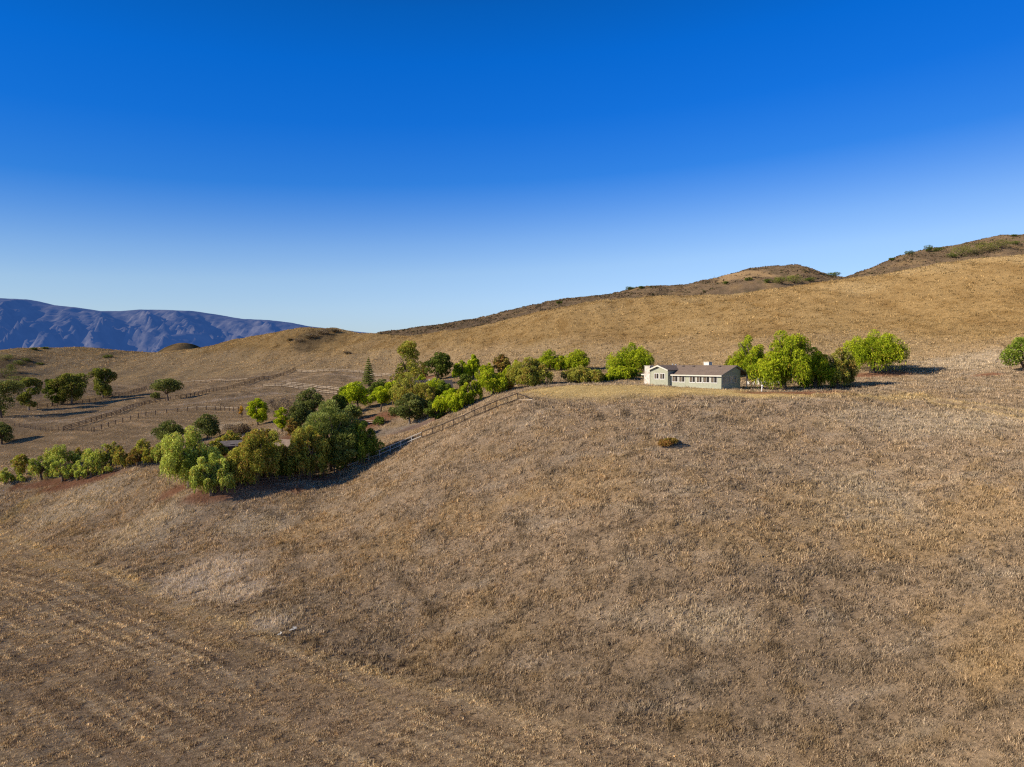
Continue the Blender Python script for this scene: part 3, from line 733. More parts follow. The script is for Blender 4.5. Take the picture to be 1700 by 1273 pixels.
def crown_lobes(kind, Ht, Wd, rng, low=0.03):
    L = []
    if kind == 'pepper':
        # several weeping sub-crowns of unequal height make the ragged outline
        k = 2 if Wd < 3.2 else 3 if Wd < 6 else 5
        a0 = rng.uniform(0, 2 * math.pi)
        for q in range(k):
            if q == 0: cx_, cy_, hq, wq = rng.normal(0, .05) * Wd, rng.normal(0, .05) * Wd, 1.0, 0.74
            else:
                a = a0 + q * 2 * math.pi / (k - 1 if k > 2 else 1) + rng.uniform(-.4, .4); R = Wd * rng.uniform(0.25, 0.33)
                cx_, cy_, hq, wq = R * math.cos(a), R * math.sin(a), rng.uniform(0.60, 0.95), rng.uniform(0.46, 0.62)
            Wq = Wd * wq; Hq = Ht * hq
            for i in range(int(10 + min(Wq, 7) * 1.9)):
                a = rng.uniform(0, 2 * math.pi); f = math.sqrt(rng.uniform(0.02, 1)); rr = Wq / 2 * 0.92 * f
                r = Wd * rng.uniform(0.055, 0.112)
                zc = Hq * (0.95 - 0.45 * f * f) * rng.uniform(0.42, 1.0) ** 0.8
                L.append((cx_ + rr * math.cos(a), cy_ + rr * math.sin(a), min(zc, Hq - r), r, r * rng.uniform(1.0, 1.5)))
            L.append((cx_, cy_, Hq - Wd * 0.10, Wd * 0.10, Wd * 0.10))
    elif kind in ('oak', 'pine'):
        lo = low; cz, hz_ = Ht * (lo + 1) / 2, Ht * (1 - lo) / 2
        for i in range(36):
            v = unit(rng.normal(0, 1, 3)); q = rng.uniform(0.45, 1.0)
            r = Wd * rng.uniform(0.10, 0.175)
            zc = cz + v[2] * q * (hz_ - r * 0.6)
            L.append((v[0] * q * (Wd / 2 - r * .8), v[1] * q * (Wd / 2 - r * .8), min(zc, Ht - r * 0.7), r, r * (0.72 if kind == 'oak' else 0.6)))
        L.append((0, 0, Ht - Wd * 0.1, Wd * 0.14, Wd * 0.1))
    elif kind == 'gum':
        for i in range(27):
            a = rng.uniform(0, 2 * math.pi); f = rng.uniform(0.14, 1.0)
            env = (0.58 + 0.42 * math.sin(math.pi * f ** 1.5)) * Wd / 2
            rr = env * rng.uniform(0.2, 0.92); r = Wd * rng.uniform(0.09, 0.17)
            L.append((rr * math.cos(a), rr * math.sin(a), min(Ht * f, Ht - r * 0.8), r, r * 0.95))
        for q in range(4):
            L.append((rng.uniform(-.2, .2) * Wd, rng.uniform(-.2, .2) * Wd, Ht - Wd * rng.uniform(0.14, 0.26), Wd * 0.16, Wd * 0.13))
    elif kind == 'shrub':
        for i in range(13):
            a = rng.uniform(0, 2 * math.pi); rr = Wd / 2 * 0.72 * math.sqrt(rng.uniform(0, 1)); r = rng.uniform(0.14, 0.22) * Wd
            rz = min(r, Ht * 0.35)
            L.append((rr * math.cos(a), rr * math.sin(a), max(rz * 0.5, min(Ht * rng.uniform(0.3, 0.8), Ht - rz * 0.9)), r, rz))
        L.append((0, 0, Ht * 0.7, Wd * 0.2, Ht * 0.3))
    return np.array(L)

def crown_mesh(kind, pal, Ht, Wd, n, rng, leaf=1.0, low=0.03):
    if kind == 'conifer':
        f = 1 - np.sqrt(rng.uniform(0, 1, n)); a = rng.uniform(0, 2 * math.pi, n)
        lev = np.round(f * 13) / 13 * 0.6 + f * 0.4
        R = Wd / 2 * (1 - lev) ** 0.85 * (0.72 + 0.28 * np.sin(a * 5 + lev * 40)) 
        q = np.sqrt(rng.uniform(0.1, 1, n))
        c = np.stack([np.cos(a) * R * q, np.sin(a) * R * q, Ht * (0.10 + 0.90 * lev) - 0.22 * R * q], 1)
        d = unit(np.stack([np.cos(a), np.sin(a), -0.35 + 0 * a], 1) + rng.normal(0, 0.35, (n, 3)))
        v = cards(c, d, rng.uniform(0.35, 0.7, n) * leaf, rng.uniform(0.12, 0.24, n) * leaf, rng)
        return v, tint(pal, 0.15 + 0.6 * q + rng.normal(0, .15, n), rng)
    L = crown_lobes(kind, Ht, Wd, rng, low)
    wgt = L[:, 3] ** 2; wgt = wgt / wgt.sum()
    li = rng.choice(len(L), n, p=wgt)
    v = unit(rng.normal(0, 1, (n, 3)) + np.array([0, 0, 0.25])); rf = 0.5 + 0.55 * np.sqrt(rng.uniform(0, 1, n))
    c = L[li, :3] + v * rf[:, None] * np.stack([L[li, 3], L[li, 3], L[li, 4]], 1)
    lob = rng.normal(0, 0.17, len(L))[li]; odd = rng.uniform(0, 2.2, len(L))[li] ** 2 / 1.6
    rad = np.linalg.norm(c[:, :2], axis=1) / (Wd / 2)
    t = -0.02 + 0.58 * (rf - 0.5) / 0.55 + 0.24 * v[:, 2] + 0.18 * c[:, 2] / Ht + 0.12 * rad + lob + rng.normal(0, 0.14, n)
    if kind == 'pepper':
        d = unit(v * 0.7 + np.array([0, 0, -0.55]) + rng.normal(0, 0.5, (n, 3)))
        l = rng.uniform(0.26, 0.56, n) * leaf; w = rng.uniform(0.10, 0.19, n) * leaf
        A = [cards(c, d, l, w, rng)]; T = [t]; O = [odd]
        ns = int(n * 0.022)                           # weeping strands
        ok = np.where((v[:, 2] < 0.25) & (rf > 0.8))[0]
        if len(ok):
            si = rng.choice(ok, ns); st = c[si]
            Lg = rng.uniform(0.06, 0.24, ns) * Ht; per = 7
            u = (np.arange(per) + 0.5) / per
            sw = rng.normal(0, 0.10, (ns, 2))
            cc = np.repeat(st[:, None], per, 1).copy()
            cc[:, :, 2] -= Lg[:, None] * u[None]; cc[:, :, :2] += sw[:, None, :] * (Lg[:, None] * u[None])[:, :, None] + rng.normal(0, .06, (ns, per, 2))
            cc = cc.reshape(-1, 3); ok2 = cc[:, 2] > 0.05 * Ht
            cc = cc[ok2]; m_ = len(cc)
            d2 = unit(np.array([0, 0, -1.0]) + rng.normal(0, .25, (m_, 3)))
            A.append(cards(cc, d2, rng.uniform(.28, .55, m_) * leaf, rng.uniform(.10, .17, m_) * leaf, rng))
            T.append(np.repeat(t[si], per)[ok2] - 0.02 + rng.normal(0, .1, m_)); O.append(np.repeat(odd[si], per)[ok2])
        V = np.concatenate(A); t = np.concatenate(T); odd = np.concatenate(O)
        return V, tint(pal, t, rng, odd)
    if kind == 'pine':
        d = unit(v * 0.9 + np.array([0, 0, 0.5]) + rng.normal(0, .4, (n, 3)))
        l = rng.uniform(.4, .8, n) * leaf; w = rng.uniform(.09, .18, n) * leaf
    else:
        d = unit(v * 0.6 + rng.normal(0, .7, (n, 3)))
        l = rng.uniform(.28, .52, n) * leaf; w = rng.uniform(.18, .32, n) * leaf
    c[:, 2] = np.maximum(c[:, 2], 0.03 * Ht)
    return cards(c, d, l, w, rng), tint(pal, t, rng, odd)

def trunk_mesh(kind, Ht, Wd, rng, nl=8):
    b = MB()
    tr = max(0.09, 0.022 * Ht + 0.010 * Wd) * (1.5 if kind == 'pepper' else 0.8 if kind in ('gum', 'conifer') else 1.0)
    fork = Ht * {'pepper': 0.26, 'oak': 0.30, 'pine': 0.34, 'gum': 0.45, 'shrub': 0.10, 'conifer': 0.95, 'bare': 0.3}[kind]
    lx, ly = rng.normal(0, 0.03 * Ht, 2)
    b.tube([(0, 0, -0.5), (0.0, 0, 0.12), (lx * .4, ly * .4, fork * .5), (lx, ly, fork)], [tr * 1.5, tr * 1.25, tr, tr * (0.8 if kind != 'conifer' else 0.15)], 8)
    if kind == 'conifer': return b
    for i in range(nl):
        a = 2 * math.pi * (i + rng.uniform(-.3, .3)) / nl; R = Wd * rng.uniform(0.18, 0.36); z = Ht * rng.uniform(0.55, 0.86)
        if kind == 'shrub': z = Ht * rng.uniform(.4, .7)
        q = (lx + R * math.cos(a), ly + R * math.sin(a), z)
        m = (lx + R * 0.45 * math.cos(a + .3), ly + R * 0.45 * math.sin(a + .3), fork + (z - fork) * 0.55)
        b.tube([(lx, ly, fork * 0.93), m, q], [tr * .55, tr * .36, tr * .12], 6)
    return b

def bare_branches(b, p, d, ln, r, depth, rng):
    q = p + d * ln
    b.tube([tuple(p), tuple((p + q) / 2 + rng.normal(0, ln * .06, 3)), tuple(q)], [r, r * .85, r * .62], 5)
    if depth == 0: return
    for i in range(3 if depth > 1 else 4):
        nd = unit(d + rng.normal(0, 0.62, 3) + np.array([0, 0, 0.12]))
        bare_branches(b, q, nd, ln * rng.uniform(.6, .85), r * .58, depth - 1, rng)

_ti = [0]
def tree(kind, pal, px, base, top, wpx, label, cat='tree', group=None, Y=None, n=None, name=None, pale=False, on_hill=False, leaf=None, sub=False, low=0.03):
    _ti[0] += 1
    rng = np.random.default_rng(1000 + _ti[0] * 7)
    if on_hill: g = hit_hill(px, base)
    else: g = at(px, Y) if Y else hit(px, base)
    Ht = max(0.5, P(px, top, g[1])[2] - g[2]); Wd = wpx / FPX * g[1]
    if n is None:
        n = int(np.clip(Ht * Wd * 95, 900, 13000))
        if g[1] > 230: n = int(n * 0.8)
    if kind == 'pepper': n = int(n * 1.6)
    lf = leaf or (1.0 if g[1] < 200 else 1.35 if g[1] < 400 else 2.0)
    if kind == 'shrub': lf *= 0.8
    nm = name or {'pepper': 'pepper_tree', 'oak': 'oak_tree', 'gum': 'gum_tree', 'conifer': 'conifer_tree', 'pine': 'pine_tree', 'shrub': 'shrub', 'bare': 'bare_tree'}[kind]
    root = empty(nm, g, 0.0, label, cat, group)
    if kind == 'bare':
        b = MB(); r0 = 0.03 * Ht
        b.tube([(0, 0, -.4), (0, 0, Ht * .22)], [r0 * 1.4, r0], 8)
        for i in range(5):
            bare_branches(b, np.array([0, 0, Ht * .2]), unit(np.array([math.cos(i * 1.26), math.sin(i * 1.26), 1.1])), Ht * .26, r0 * .6, 3, rng)
        b.build('trunk', mat_bare, root, smooth=True)
        v, c = crown_mesh('oak', pal, Ht, Wd, int(n * 0.45), rng, lf * 0.6)
        npmesh('crown', v.reshape(-1, 3), np.arange(len(v) * 4).reshape(-1, 4), M_LEAF, root, np.repeat(c, 4, 0))
        return root
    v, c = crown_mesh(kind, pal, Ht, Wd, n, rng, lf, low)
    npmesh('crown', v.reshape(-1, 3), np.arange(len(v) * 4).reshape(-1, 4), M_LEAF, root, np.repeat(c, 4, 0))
    if not sub:
        trunk_mesh(kind, Ht, Wd, rng).build('trunk' if kind != 'shrub' else 'stem', M_PALE if pale else M_BARK, root, smooth=True)
    return root
mat_bare = mat_plain('grey_twig_bark', (0.15, 0.115, 0.09), 0.9, 0.3, 3.0)

# ---- far left, along the paddocks
tree('gum', 'oak', 2, 694, 632, 68, 'tall dark gum tree cut by the left picture edge, above a rounder dark tree', group=None, n=6000)
tree('oak', 'oak', 3, 738, 700, 46, 'low round dark oak at the left picture edge, below the tall gum tree', n=5000)
tree('gum', 'gum', 48, 681, 628, 40, 'narrow gum tree standing alone between the left edge gum and the paddock grove', pale=True)
G1 = 'gum trees behind the far paddock fence'
tree('gum', 'dark', 87, 673, 630, 34, 'slim dark gum at the left end of the paddock fence grove', group=G1)
tree('gum', 'gum', 119, 671, 621, 62, 'broadest gum of the paddock fence grove with pale trunk', group=G1, pale=True)
tree('gum', 'oak', 103, 671, 626, 24, 'gum tucked in the middle of the paddock fence grove', group=G1, pale=True)
tree('gum', 'gum', 171, 661, 612, 44, 'tall gum on pale trunks at the right end of the far paddock fence', group=G1, pale=True)
tree('oak', 'oak', 279, 665, 628, 54, 'lone spreading oak standing beside the three rail paddock fence', n=4500, low=0.34)
tree('shrub', 'oak', 258, 662, 651, 18, 'small dark shrub at the left foot of the lone paddock oak', 'shrub')
SG = 'dark bushes dotted on the far left hillside'
for i, (x, b, t, w, l) in enumerate([
    (6, 628, 612, 34, 'large dark bush against the left edge of the far hillside'), (30, 632, 624, 40, 'long flat dark bush low on the far left hillside'),
    (18, 618, 603, 18, 'upright grey green bush in the middle of the left hillside scrub'), (44, 600, 594, 16, 'small bush near the top of the left hillside scrub'),
    (12, 598, 588, 30, 'bush at the top left corner of the hillside scrub'), (33, 607, 598, 22, 'bush on the right flank of the left hillside scrub'),
    (66, 606, 602, 13, 'little flat bush right of the left hillside scrub patch'), (179, 594, 589, 18, 'single dark flat bush alone on the mid slope above the gum grove'),
    (75, 579, 576, 12, 'tiny dark bush on the far left skyline'), (56, 581, 577, 12, 'tiny bush on the skyline left of another')]):
    tree('shrub', 'oak', x, b, t, w, l, 'bush', SG, n=500, name='bush')
for i, (x, b, t, w, l) in enumerate([
    (497, 568, 561, 22, 'lowest left bush of the dark scrub patch on the golden ridge'), (515, 562, 554, 26, 'middle bush of the dark scrub patch on the golden ridge'),
    (535, 556, 548, 26, 'upper bush of the dark scrub patch on the golden ridge'), (556, 552, 546, 20, 'right end bush of the ridge scrub patch'),
    (482, 566, 562, 10, 'little bush just left of the ridge scrub patch'), (577, 588, 583, 14, 'small dark bush alone on the slope below the ridge scrub patch')]):
    tree('shrub', 'twig', x, b, t, w, l, 'bush', 'dark bushes of the golden ridge scrub patch', n=500, name='bush')

# ---- row of young pepper trees on the left
RG = 'young pepper trees in the left garden row'
for k, pal, x, b, t, w, l in [
    ('pepper', 'soft', 8, 805, 776, 28, 'bright young pepper tree touching the left edge of the row'),
    ('pepper', 'soft', 33, 801, 784, 17, 'smallest young pepper near the left end of the row'),
    ('gum', 'olive', 33, 790, 754, 28, 'dark thin young tree behind the smallest pepper of the row'),
    ('pepper', 'soft', 69, 797, 757, 40, 'young pepper with visible forked trunk at the left of the row'),
    ('pepper', 'soft', 99, 776, 737, 54, 'broad bright young pepper standing behind the front row'),
    ('pepper', 'soft', 104, 800, 761, 38, 'rounded yellow green pepper just right of the forked trunk one'),
    ('pepper', 'soft', 129, 798, 764, 32, 'plump light green pepper in the middle of the front row'),
    ('pepper', 'olive', 133, 768, 742, 28, 'darker young pepper behind the middle of the row'),
    ('pepper', 'soft', 152, 793, 757, 34, 'light pepper leaning over its shadow right of the middle'),
    ('pepper', 'soft', 166, 775, 737, 50, 'tall broad pepper behind the right half of the row'),
    ('pepper', 'olive', 187, 771, 733, 32, 'olive brown pepper rising behind the tall broad one'),
    ('shrub', 'soft', 180, 787, 769, 13, 'small light green sapling in front of the row'),
    ('pepper', 'olive', 203, 778, 741, 34, 'brownish young pepper right of the little sapling'),
    ('pepper', 'brown', 228, 775, 744, 30, 'bronze tinted young pepper near the right end of the row'),
    ('pepper', 'olive', 241, 764, 727, 36, 'olive pepper behind the right end of the row'),
    ('pepper', 'olive', 252, 770, 742, 30, 'last young pepper of the row beside the big weeping tree')]:
    tree(k, pal, x, b, t, w, l, 'tree' if k != 'shrub' else 'sapling', RG)

# ---- front cluster
tree('pepper', 'soft', 275, 772, 720, 46, 'olive green pepper behind the left shoulder of the big weeping pepper')
tree('oak', 'oak', 283, 742, 697, 60, 'dark grey green oak rising behind the big weeping pepper', n=6000)
tree('oak', 'oak', 344, 730, 687, 52, 'dark oak behind the top of the big weeping pepper', n=5000)
tree('pepper', 'soft', 316, 808, 707, 100, 'largest bright weeping pepper tree at the front left corner of the garden', n=15000)
tree('pepper', 'soft', 352, 821, 752, 62, 'lower bright pepper hanging in front of the largest weeping pepper', n=9000)
tree('oak', 'olive', 382, 745, 714, 44, 'dark yellow green tree beside the grey shed roof')
tree('pepper', 'olive', 426, 805, 712, 86, 'dull bronze green pepper in the middle of the front cluster', n=13000)
tree('pepper', 'soft', 398, 810, 757, 44, 'light green pepper fringe left of the bronze pepper', n=6000)
tree('oak', 'brown', 437, 748, 711, 30, 'small brown leaved tree above the bronze pepper')
tree('oak', 'dark', 478, 796, 745, 50, 'dark tree in the shade under the tan roof', n=5000)
tree('oak', 'lime', 428, 706, 661, 40, 'isolated bright green round tree at the top of the dry garden bank', n=5500)
tree('shrub', 'gold', 401, 693, 672, 10, 'thin orange sapling left of the isolated bright green tree', 'sapling', name='sapling')
tree('bare', 'twig', 472, 706, 648, 66, 'nearly leafless grey brown tree behind the garden', n=5000)
tree('oak', 'lime', 468, 716, 676, 30, 'fresh green small tree under the leafless one')
tree('oak', 'brown', 485, 727, 694, 24, 'rusty brown small tree right of the fresh green one')
tree('oak', 'oak', 517, 700, 643, 58, 'dark pointed oak behind the big grey green pine', n=5500)
tree('pine', 'grey', 547, 782, 664, 122, 'biggest grey green pine towering over the front fence', n=19000)
tree('pepper', 'olive', 513, 797, 706, 66, 'bronze green pepper hanging beside its dark trunk at the front fence', n=8500)
tree('pepper', 'leafy', 600, 770, 698, 60, 'dark green dense tree at the right end of the front cluster', n=7000)
tree('oak', 'lime', 594, 728, 698, 18, 'bright lime treetop poking up behind the dark dense tree')
tree('oak', 'olive', 560, 786, 735, 40, 'slender trunked olive tree leaning by the front fence', n=3500)

# ---- middle garden
tree('conifer', 'grey', 612, 640, 593, 28, 'single pointed conifer on the far side of the garden', n=4500)
tree('oak', 'lime', 594, 680, 633, 58, 'bright lime green round tree at the left of the middle garden', n=7500)
tree('oak', 'dark', 634, 664, 628, 58, 'dark green broad tree behind the lime green round trees', n=6500)
tree('oak', 'lime', 632, 684, 641, 46, 'lime green round tree on a dark trunk above the red dirt patch', n=6500, low=0.26)
tree('gum', 'olive', 673, 650, 567, 66, 'tallest olive yellow tree with loose see through crown', n=6500)
tree('oak', 'dark', 728, 630, 584, 54, 'large dark green oak right of the tallest olive tree', n=7000)
tree('gum', 'brown', 705, 627, 602, 15, 'small brownish tree at the left foot of the dark green oak')
tree('pepper', 'olive', 682, 678, 618, 70, 'dull olive pepper between the lime trees and the dark oak', n=7500)
tree('pepper', 'olive', 712, 685, 645, 34, 'brownish olive pepper left of the hidden dark roof')
tree('oak', 'oak', 680, 704, 652, 66, 'dark heavy oak on a short pale trunk beside the drive', n=9000, low=0.14, pale=True)
tree('oak', 'dark', 722, 697, 664, 40, 'dark shrubby tree under the hidden dark roof', n=4000)
tree('pepper', 'lime', 724, 662, 627, 46, 'bright lime pepper just above the hidden dark roof', n=5500)
tree('pepper', 'lime', 767, 631, 598, 30, 'left lobe of bright pepper pair below the golden hill')
tree('pepper', 'lime', 786, 629, 588, 32, 'taller right hand tree of the bright pepper pair')
tree('oak', 'dark', 772, 646, 620, 32, 'dark bush like tree below the bright pepper pair')
tree('pepper', 'lime', 748, 685, 645, 54, 'bright pepper at the lawn brow above the small white cone', n=8000)
tree('pepper', 'pepper', 784, 669, 631, 36, 'middle bright pepper along the lawn brow')
tree('pepper', 'pepper', 818, 655, 611, 54, 'bright two stemmed pepper along the lawn brow', n=8000)
tree('pepper', 'pepper', 811, 622, 602, 20, 'small pepper standing behind the two stemmed one')
tree('oak', 'brown', 833, 620, 588, 34, 'brown green tree behind the brow peppers')
tree('pepper', 'pepper', 856, 624, 597, 26, 'narrow bright pepper right of the brown green tree')
tree('shrub', 'gold', 843, 647, 635, 22, 'pale yellow low shrub at the edge of the lawn', 'shrub')
tree('pepper', 'olive', 882, 641, 592, 64, 'broad olive pepper at the left end of the lawn', n=9500)
tree('pepper', 'pepper', 912, 615, 580, 52, 'bright pepper behind the broad olive pepper', n=7000)
tree('pepper', 'pepper', 957, 614, 581, 48, 'bright round pepper casting a dark shadow on the hill foot', n=7000)
tree('pepper', 'olive', 968, 638, 608, 58, 'low olive shrubby pepper at the back edge of the lawn', Y=152, n=6500)
tree('pepper', 'pepper', 1010, 637, 620, 34, 'low bright pepper bush left of the chimney', Y=158, n=4000)
tree('pepper', 'pepper', 1033, 637, 607, 52, 'bright hanging pepper directly left of the chimney', Y=160, n=7500)
tree('pepper', 'pepper', 1044, 624, 568, 76, 'tall full pepper behind the left end of the house', Y=170, n=12000)
tree('shrub', 'dark', 627, 707, 692, 24, 'dark green clipped shrub beside the drive', 'shrub')

# ---- right of the house
tree('pepper', 'pepper', 1243, 640, 556, 64, 'shaded green pepper behind the right end of the house', Y=152, n=10000)
tree('pepper', 'olive', 1213, 640, 590, 26, 'yellowish low pepper peeping over the house roof', Y=160, n=3500)
tree('pepper', 'pepper', 1300, 648.5, 548, 106, 'largest bright pepper on a thick trunk right of the house', n=17000)
tree('pepper', 'pepper', 1352, 646, 576, 60, 'medium pepper between the largest pepper and the bronze one', n=9000)
tree('pepper', 'olive', 1388, 645, 577, 62, 'bronze olive pepper on a forked trunk beside bright peppers', n=9500)
tree('pepper', 'pepper', 1448, 619, 547, 98, 'rightmost bright pepper throwing a long shadow on the hill', n=14000)
tree('shrub', 'pepper', 1338, 643, 628, 34, 'low green undergrowth between the two thick trunks', 'shrub', Y=132)
tree('shrub', 'leafy', 1700, 617, 558, 64, 'dense dark green bush cut by the right picture edge', 'bush', name='bush', n=9000)
tree('shrub', 'brown', 1112, 742, 727, 38, 'lone brownish bush on the grassy slope below the house', 'bush', name='bush', n=4500, leaf=0.55)

# ---- bushes on the brown hills
HG = 'green bushes on the brown hills'
for x, b, t, w, l in [
    (1275, 470, 463, 16, 'small bush at the left of the row on the round brown hill'), (1297, 472, 459, 30, 'green bush in the middle of the round brown hill'),
    (1318, 471, 457, 36, 'widest green bush on the round brown hill'), (1345, 468, 460, 24, 'bush right of the widest one on the round brown hill'),
    (1383, 460, 452, 26, 'dark bush where the round hill meets the saddle'), (1243, 466, 460, 14, 'little bush left of the round hill row'), (1205, 472, 467, 12, 'tiny bush low on the left flank of the round hill'),
    (929, 504, 500, 11, 'dark dot of a bush on the long left skyline'), (1046, 481, 476, 16, 'dark bush on the skyline above the left ridge end'), (1065, 479, 475, 12, 'smaller dark bush beside the skyline bush'),
    (1186, 459, 456, 8, 'tiny bush on the left shoulder of the round hill'),
    (1510, 424, 416, 16, 'skyline bush left of the little tree on the right hill'), (1558, 418, 411, 20, 'dark bush right of the little skyline tree'),
    (1595, 427, 409, 42, 'left bush of the large green patch on the right hill'), (1620, 424, 402, 50, 'biggest bush of the green patch on the right hill'), (1642, 421, 404, 40, 'right bush of the green patch on the right hill'),
    (1662, 413, 397, 46, 'upper bush near the top of the right hill'), (1688, 407, 400, 24, 'bush at the upper right edge of the right hill'), (1684, 393, 389, 10, 'tiny bush on the highest right skyline'), (1580, 428, 420, 24, 'bush at the foot of the green patch'), (1480, 433, 428, 10, 'tiny bush on the right hill skyline near the saddle')]:
    tree('shrub', 'gum' if w > 28 else 'dark', x, b, t, w, l, 'bush', HG, n=700 if w < 25 else 1300, name='bush', on_hill=True, leaf=1.6)
tree('oak', 'dark', 1541, 419, 406, 18, 'little wind bent tree on the right hill skyline', n=900, on_hill=True, leaf=1.4)

tree('oak', 'grey', 586, 698, 671, 38, 'grey green bushy tree between the pine and the red dirt patch', n=3500)
tree('shrub', 'oak', 652, 692, 676, 26, 'dark rounded shrub beside the dirt yard', 'shrub')
tree('oak', 'dark', 658, 662, 640, 34, 'small dark tree behind the lime green tree on a dark trunk', n=3500)
tree('oak', 'olive', 414, 778, 718, 44, 'yellow olive tree between the two hidden roofs', n=5500)
tree('oak', 'dark', 452, 782, 742, 44, 'dark tree in front of the tan roofed house', n=5000)
tree('pepper', 'soft', 372, 800, 762, 44, 'light green pepper filling the gap below the grey roof', n=5000)

tree('oak', 'brown', 446, 772, 712, 32, 'brown leaved tree directly left of the tan roof', n=4000)
tree('oak', 'olive', 494, 775, 712, 36, 'olive tree directly right of the tan roof', n=4500)
tree('oak', 'dark', 388, 792, 753, 46, 'dark bushy tree covering the wall of the grey shed', n=5000)
tree('oak', 'olive', 362, 772, 728, 36, 'olive tree at the left end of the grey shed', n=4000)
tree('oak', 'oak', 500, 716, 668, 48, 'grey olive oak between the leafless tree and the pine', n=5500)
tree('pine', 'grey', 572, 783, 712, 70, 'lower grey green pine at the right foot of the biggest pine', n=9000)
tree('oak', 'oak', 540, 720, 672, 50, 'dusky oak behind the top of the biggest pine', n=5000)
tree('shrub', 'twig', 398, 722, 704, 50, 'dry grey brown brush on the bank left of the leafless tree', 'brush', n=2500)
tree('oak', 'lime', 655, 668, 632, 40, 'leafy green tree beside the tallest olive tree', n=5000)
tree('oak', 'olive', 705, 672, 636, 40, 'olive green tree right of the dull olive pepper', n=5000)
tree('pepper', 'pepper', 800, 640, 606, 34, 'green pepper filling the gap behind the two stemmed one', n=4500)
tree('pepper', 'pepper', 770, 676, 640, 40, 'bright pepper between two larger ones on the lawn brow', n=5500)
tree('pepper', 'pepper', 845, 640, 606, 36, 'bright pepper joining the brow trees to the broad olive pepper', n=5000)
tree('pepper', 'pepper', 933, 615, 590, 34, 'bright pepper closing the gap between two hill foot peppers', n=4500)

tree('pepper', 'soft', 300, 790, 735, 50, 'green pepper filling the shade left of the largest weeping pepper', n=5500)
tree('oak', 'leafy', 575, 672, 640, 34, 'leafy tree left of the bright lime green tree', n=3500)
tree('oak', 'dark', 560, 690, 655, 40, 'dark tree between the pointed oak and the lime green tree', n=4500)
tree('pepper', 'pepper', 700, 652, 620, 34, 'pepper tree between the tallest olive tree and the dark green oak', n=3500)
tree('pepper', 'leafy', 735, 660, 632, 36, 'leafy pepper under the large dark green oak', n=4000)
tree('pepper', 'pepper', 862, 640, 604, 34, 'upright pepper at the left shoulder of the broad olive pepper', n=4500)
tree('pepper', 'leafy', 990, 636, 614, 30, 'dark green pepper bush between the olive shrubby one and the bright bush', Y=157, n=3500)
# ================================================================== ranch house
M_SIDING = mat_plain('sage_siding', (0.43, 0.44, 0.33), 0.75, 0.10, 2.5)
M_TRIM = mat_plain('cream_trim', (0.74, 0.71, 0.60), 0.6, 0.06, 3.0)
M_FASCIA = mat_plain('beige_fascia', (0.60, 0.54, 0.44), 0.65, 0.08, 3.0)
M_WHITE = mat_plain('white_paint', (0.80, 0.78, 0.73), 0.6, 0.08, 3.0)
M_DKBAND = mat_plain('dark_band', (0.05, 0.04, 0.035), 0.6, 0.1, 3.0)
M_GLASS = mat_glass('window_glass', (0.035, 0.03, 0.025))
M_BLIND = mat_plain('blind_tan', (0.16, 0.12, 0.08), 0.6, 0.3, 2.0, stretch=(3, 3, 12))
M_STEEL = mat_plain('galvanised', (0.55, 0.55, 0.54), 0.4, 0.1, 3.0, metallic=0.6)

def mat_shingle():
    m, nt, ns, ln = new_mat('brown_shingle')
    out = N(ns, 'ShaderNodeOutputMaterial'); bs = N(ns, 'ShaderNodeBsdfPrincipled'); bs.inputs['Roughness'].default_value = 0.9
    tc = N(ns, 'ShaderNodeTexCoord'); br = N(ns, 'ShaderNodeTexBrick', Scale=3.0)
    br.inputs['Color1'].default_value = (0.33, 0.245, 0.185, 1); br.inputs['Color2'].default_value = (0.26, 0.195, 0.15, 1); br.inputs['Mortar'].default_value = (0.10, 0.075, 0.06, 1)
    br.inputs['Mortar Size'].default_value = 0.012
    ln.new(tc.outputs['Object'], br.inputs['Vector'])
    no = N(ns, 'ShaderNodeTexNoise', Scale=0.9, Detail=7.0); ln.new(tc.outputs['Object'], no.inputs['Vector'])
    rp = N(ns, 'ShaderNodeMapRange'); rp.inputs['To Min'].default_value = 0.7; rp.inputs['To Max'].default_value = 1.3
    ln.new(no.outputs['Fac'], rp.inputs['Value'])
    sc = N(ns, 'ShaderNodeVectorMath', operation='SCALE'); ln.new(br.outputs['Color'], sc.inputs[0]); ln.new(rp.outputs['Result'], sc.inputs['Scale'])
    ln.new(sc.outputs['Vector'], bs.inputs['Base Color']); ln.new(bs.outputs['BSDF'], out.inputs['Surface'])
    return m
M_ROOF = mat_shingle()

def mat_stone():
    m, nt, ns, ln = new_mat('pale_stone')
    out = N(ns, 'ShaderNodeOutputMaterial'); bs = N(ns, 'ShaderNodeBsdfPrincipled'); bs.inputs['Roughness'].default_value = 0.9
    tc = N(ns, 'ShaderNodeTexCoord'); vo = N(ns, 'ShaderNodeTexVoronoi', Scale=3.2); ln.new(tc.outputs['Object'], vo.inputs['Vector'])
    cr = N(ns, 'ShaderNodeValToRGB'); cr.color_ramp.elements[0].color = (0.50, 0.43, 0.34, 1); cr.color_ramp.elements[1].color = (0.82, 0.78, 0.70, 1)
    sx_ = N(ns, 'ShaderNodeSeparateColor'); ln.new(vo.outputs['Color'], sx_.inputs['Color']); ln.new(sx_.outputs['Red'], cr.inputs['Fac'])
    ln.new(cr.outputs['Color'], bs.inputs['Base Color'])
    b = N(ns, 'ShaderNodeBump', Strength=0.8, Distance=0.05); ln.new(vo.outputs['Distance'], b.inputs['Height']); ln.new(b.outputs['Normal'], bs.inputs['Normal'])
    ln.new(bs.outputs['BSDF'], out.inputs['Surface'])
    return m
M_STONE = mat_stone()

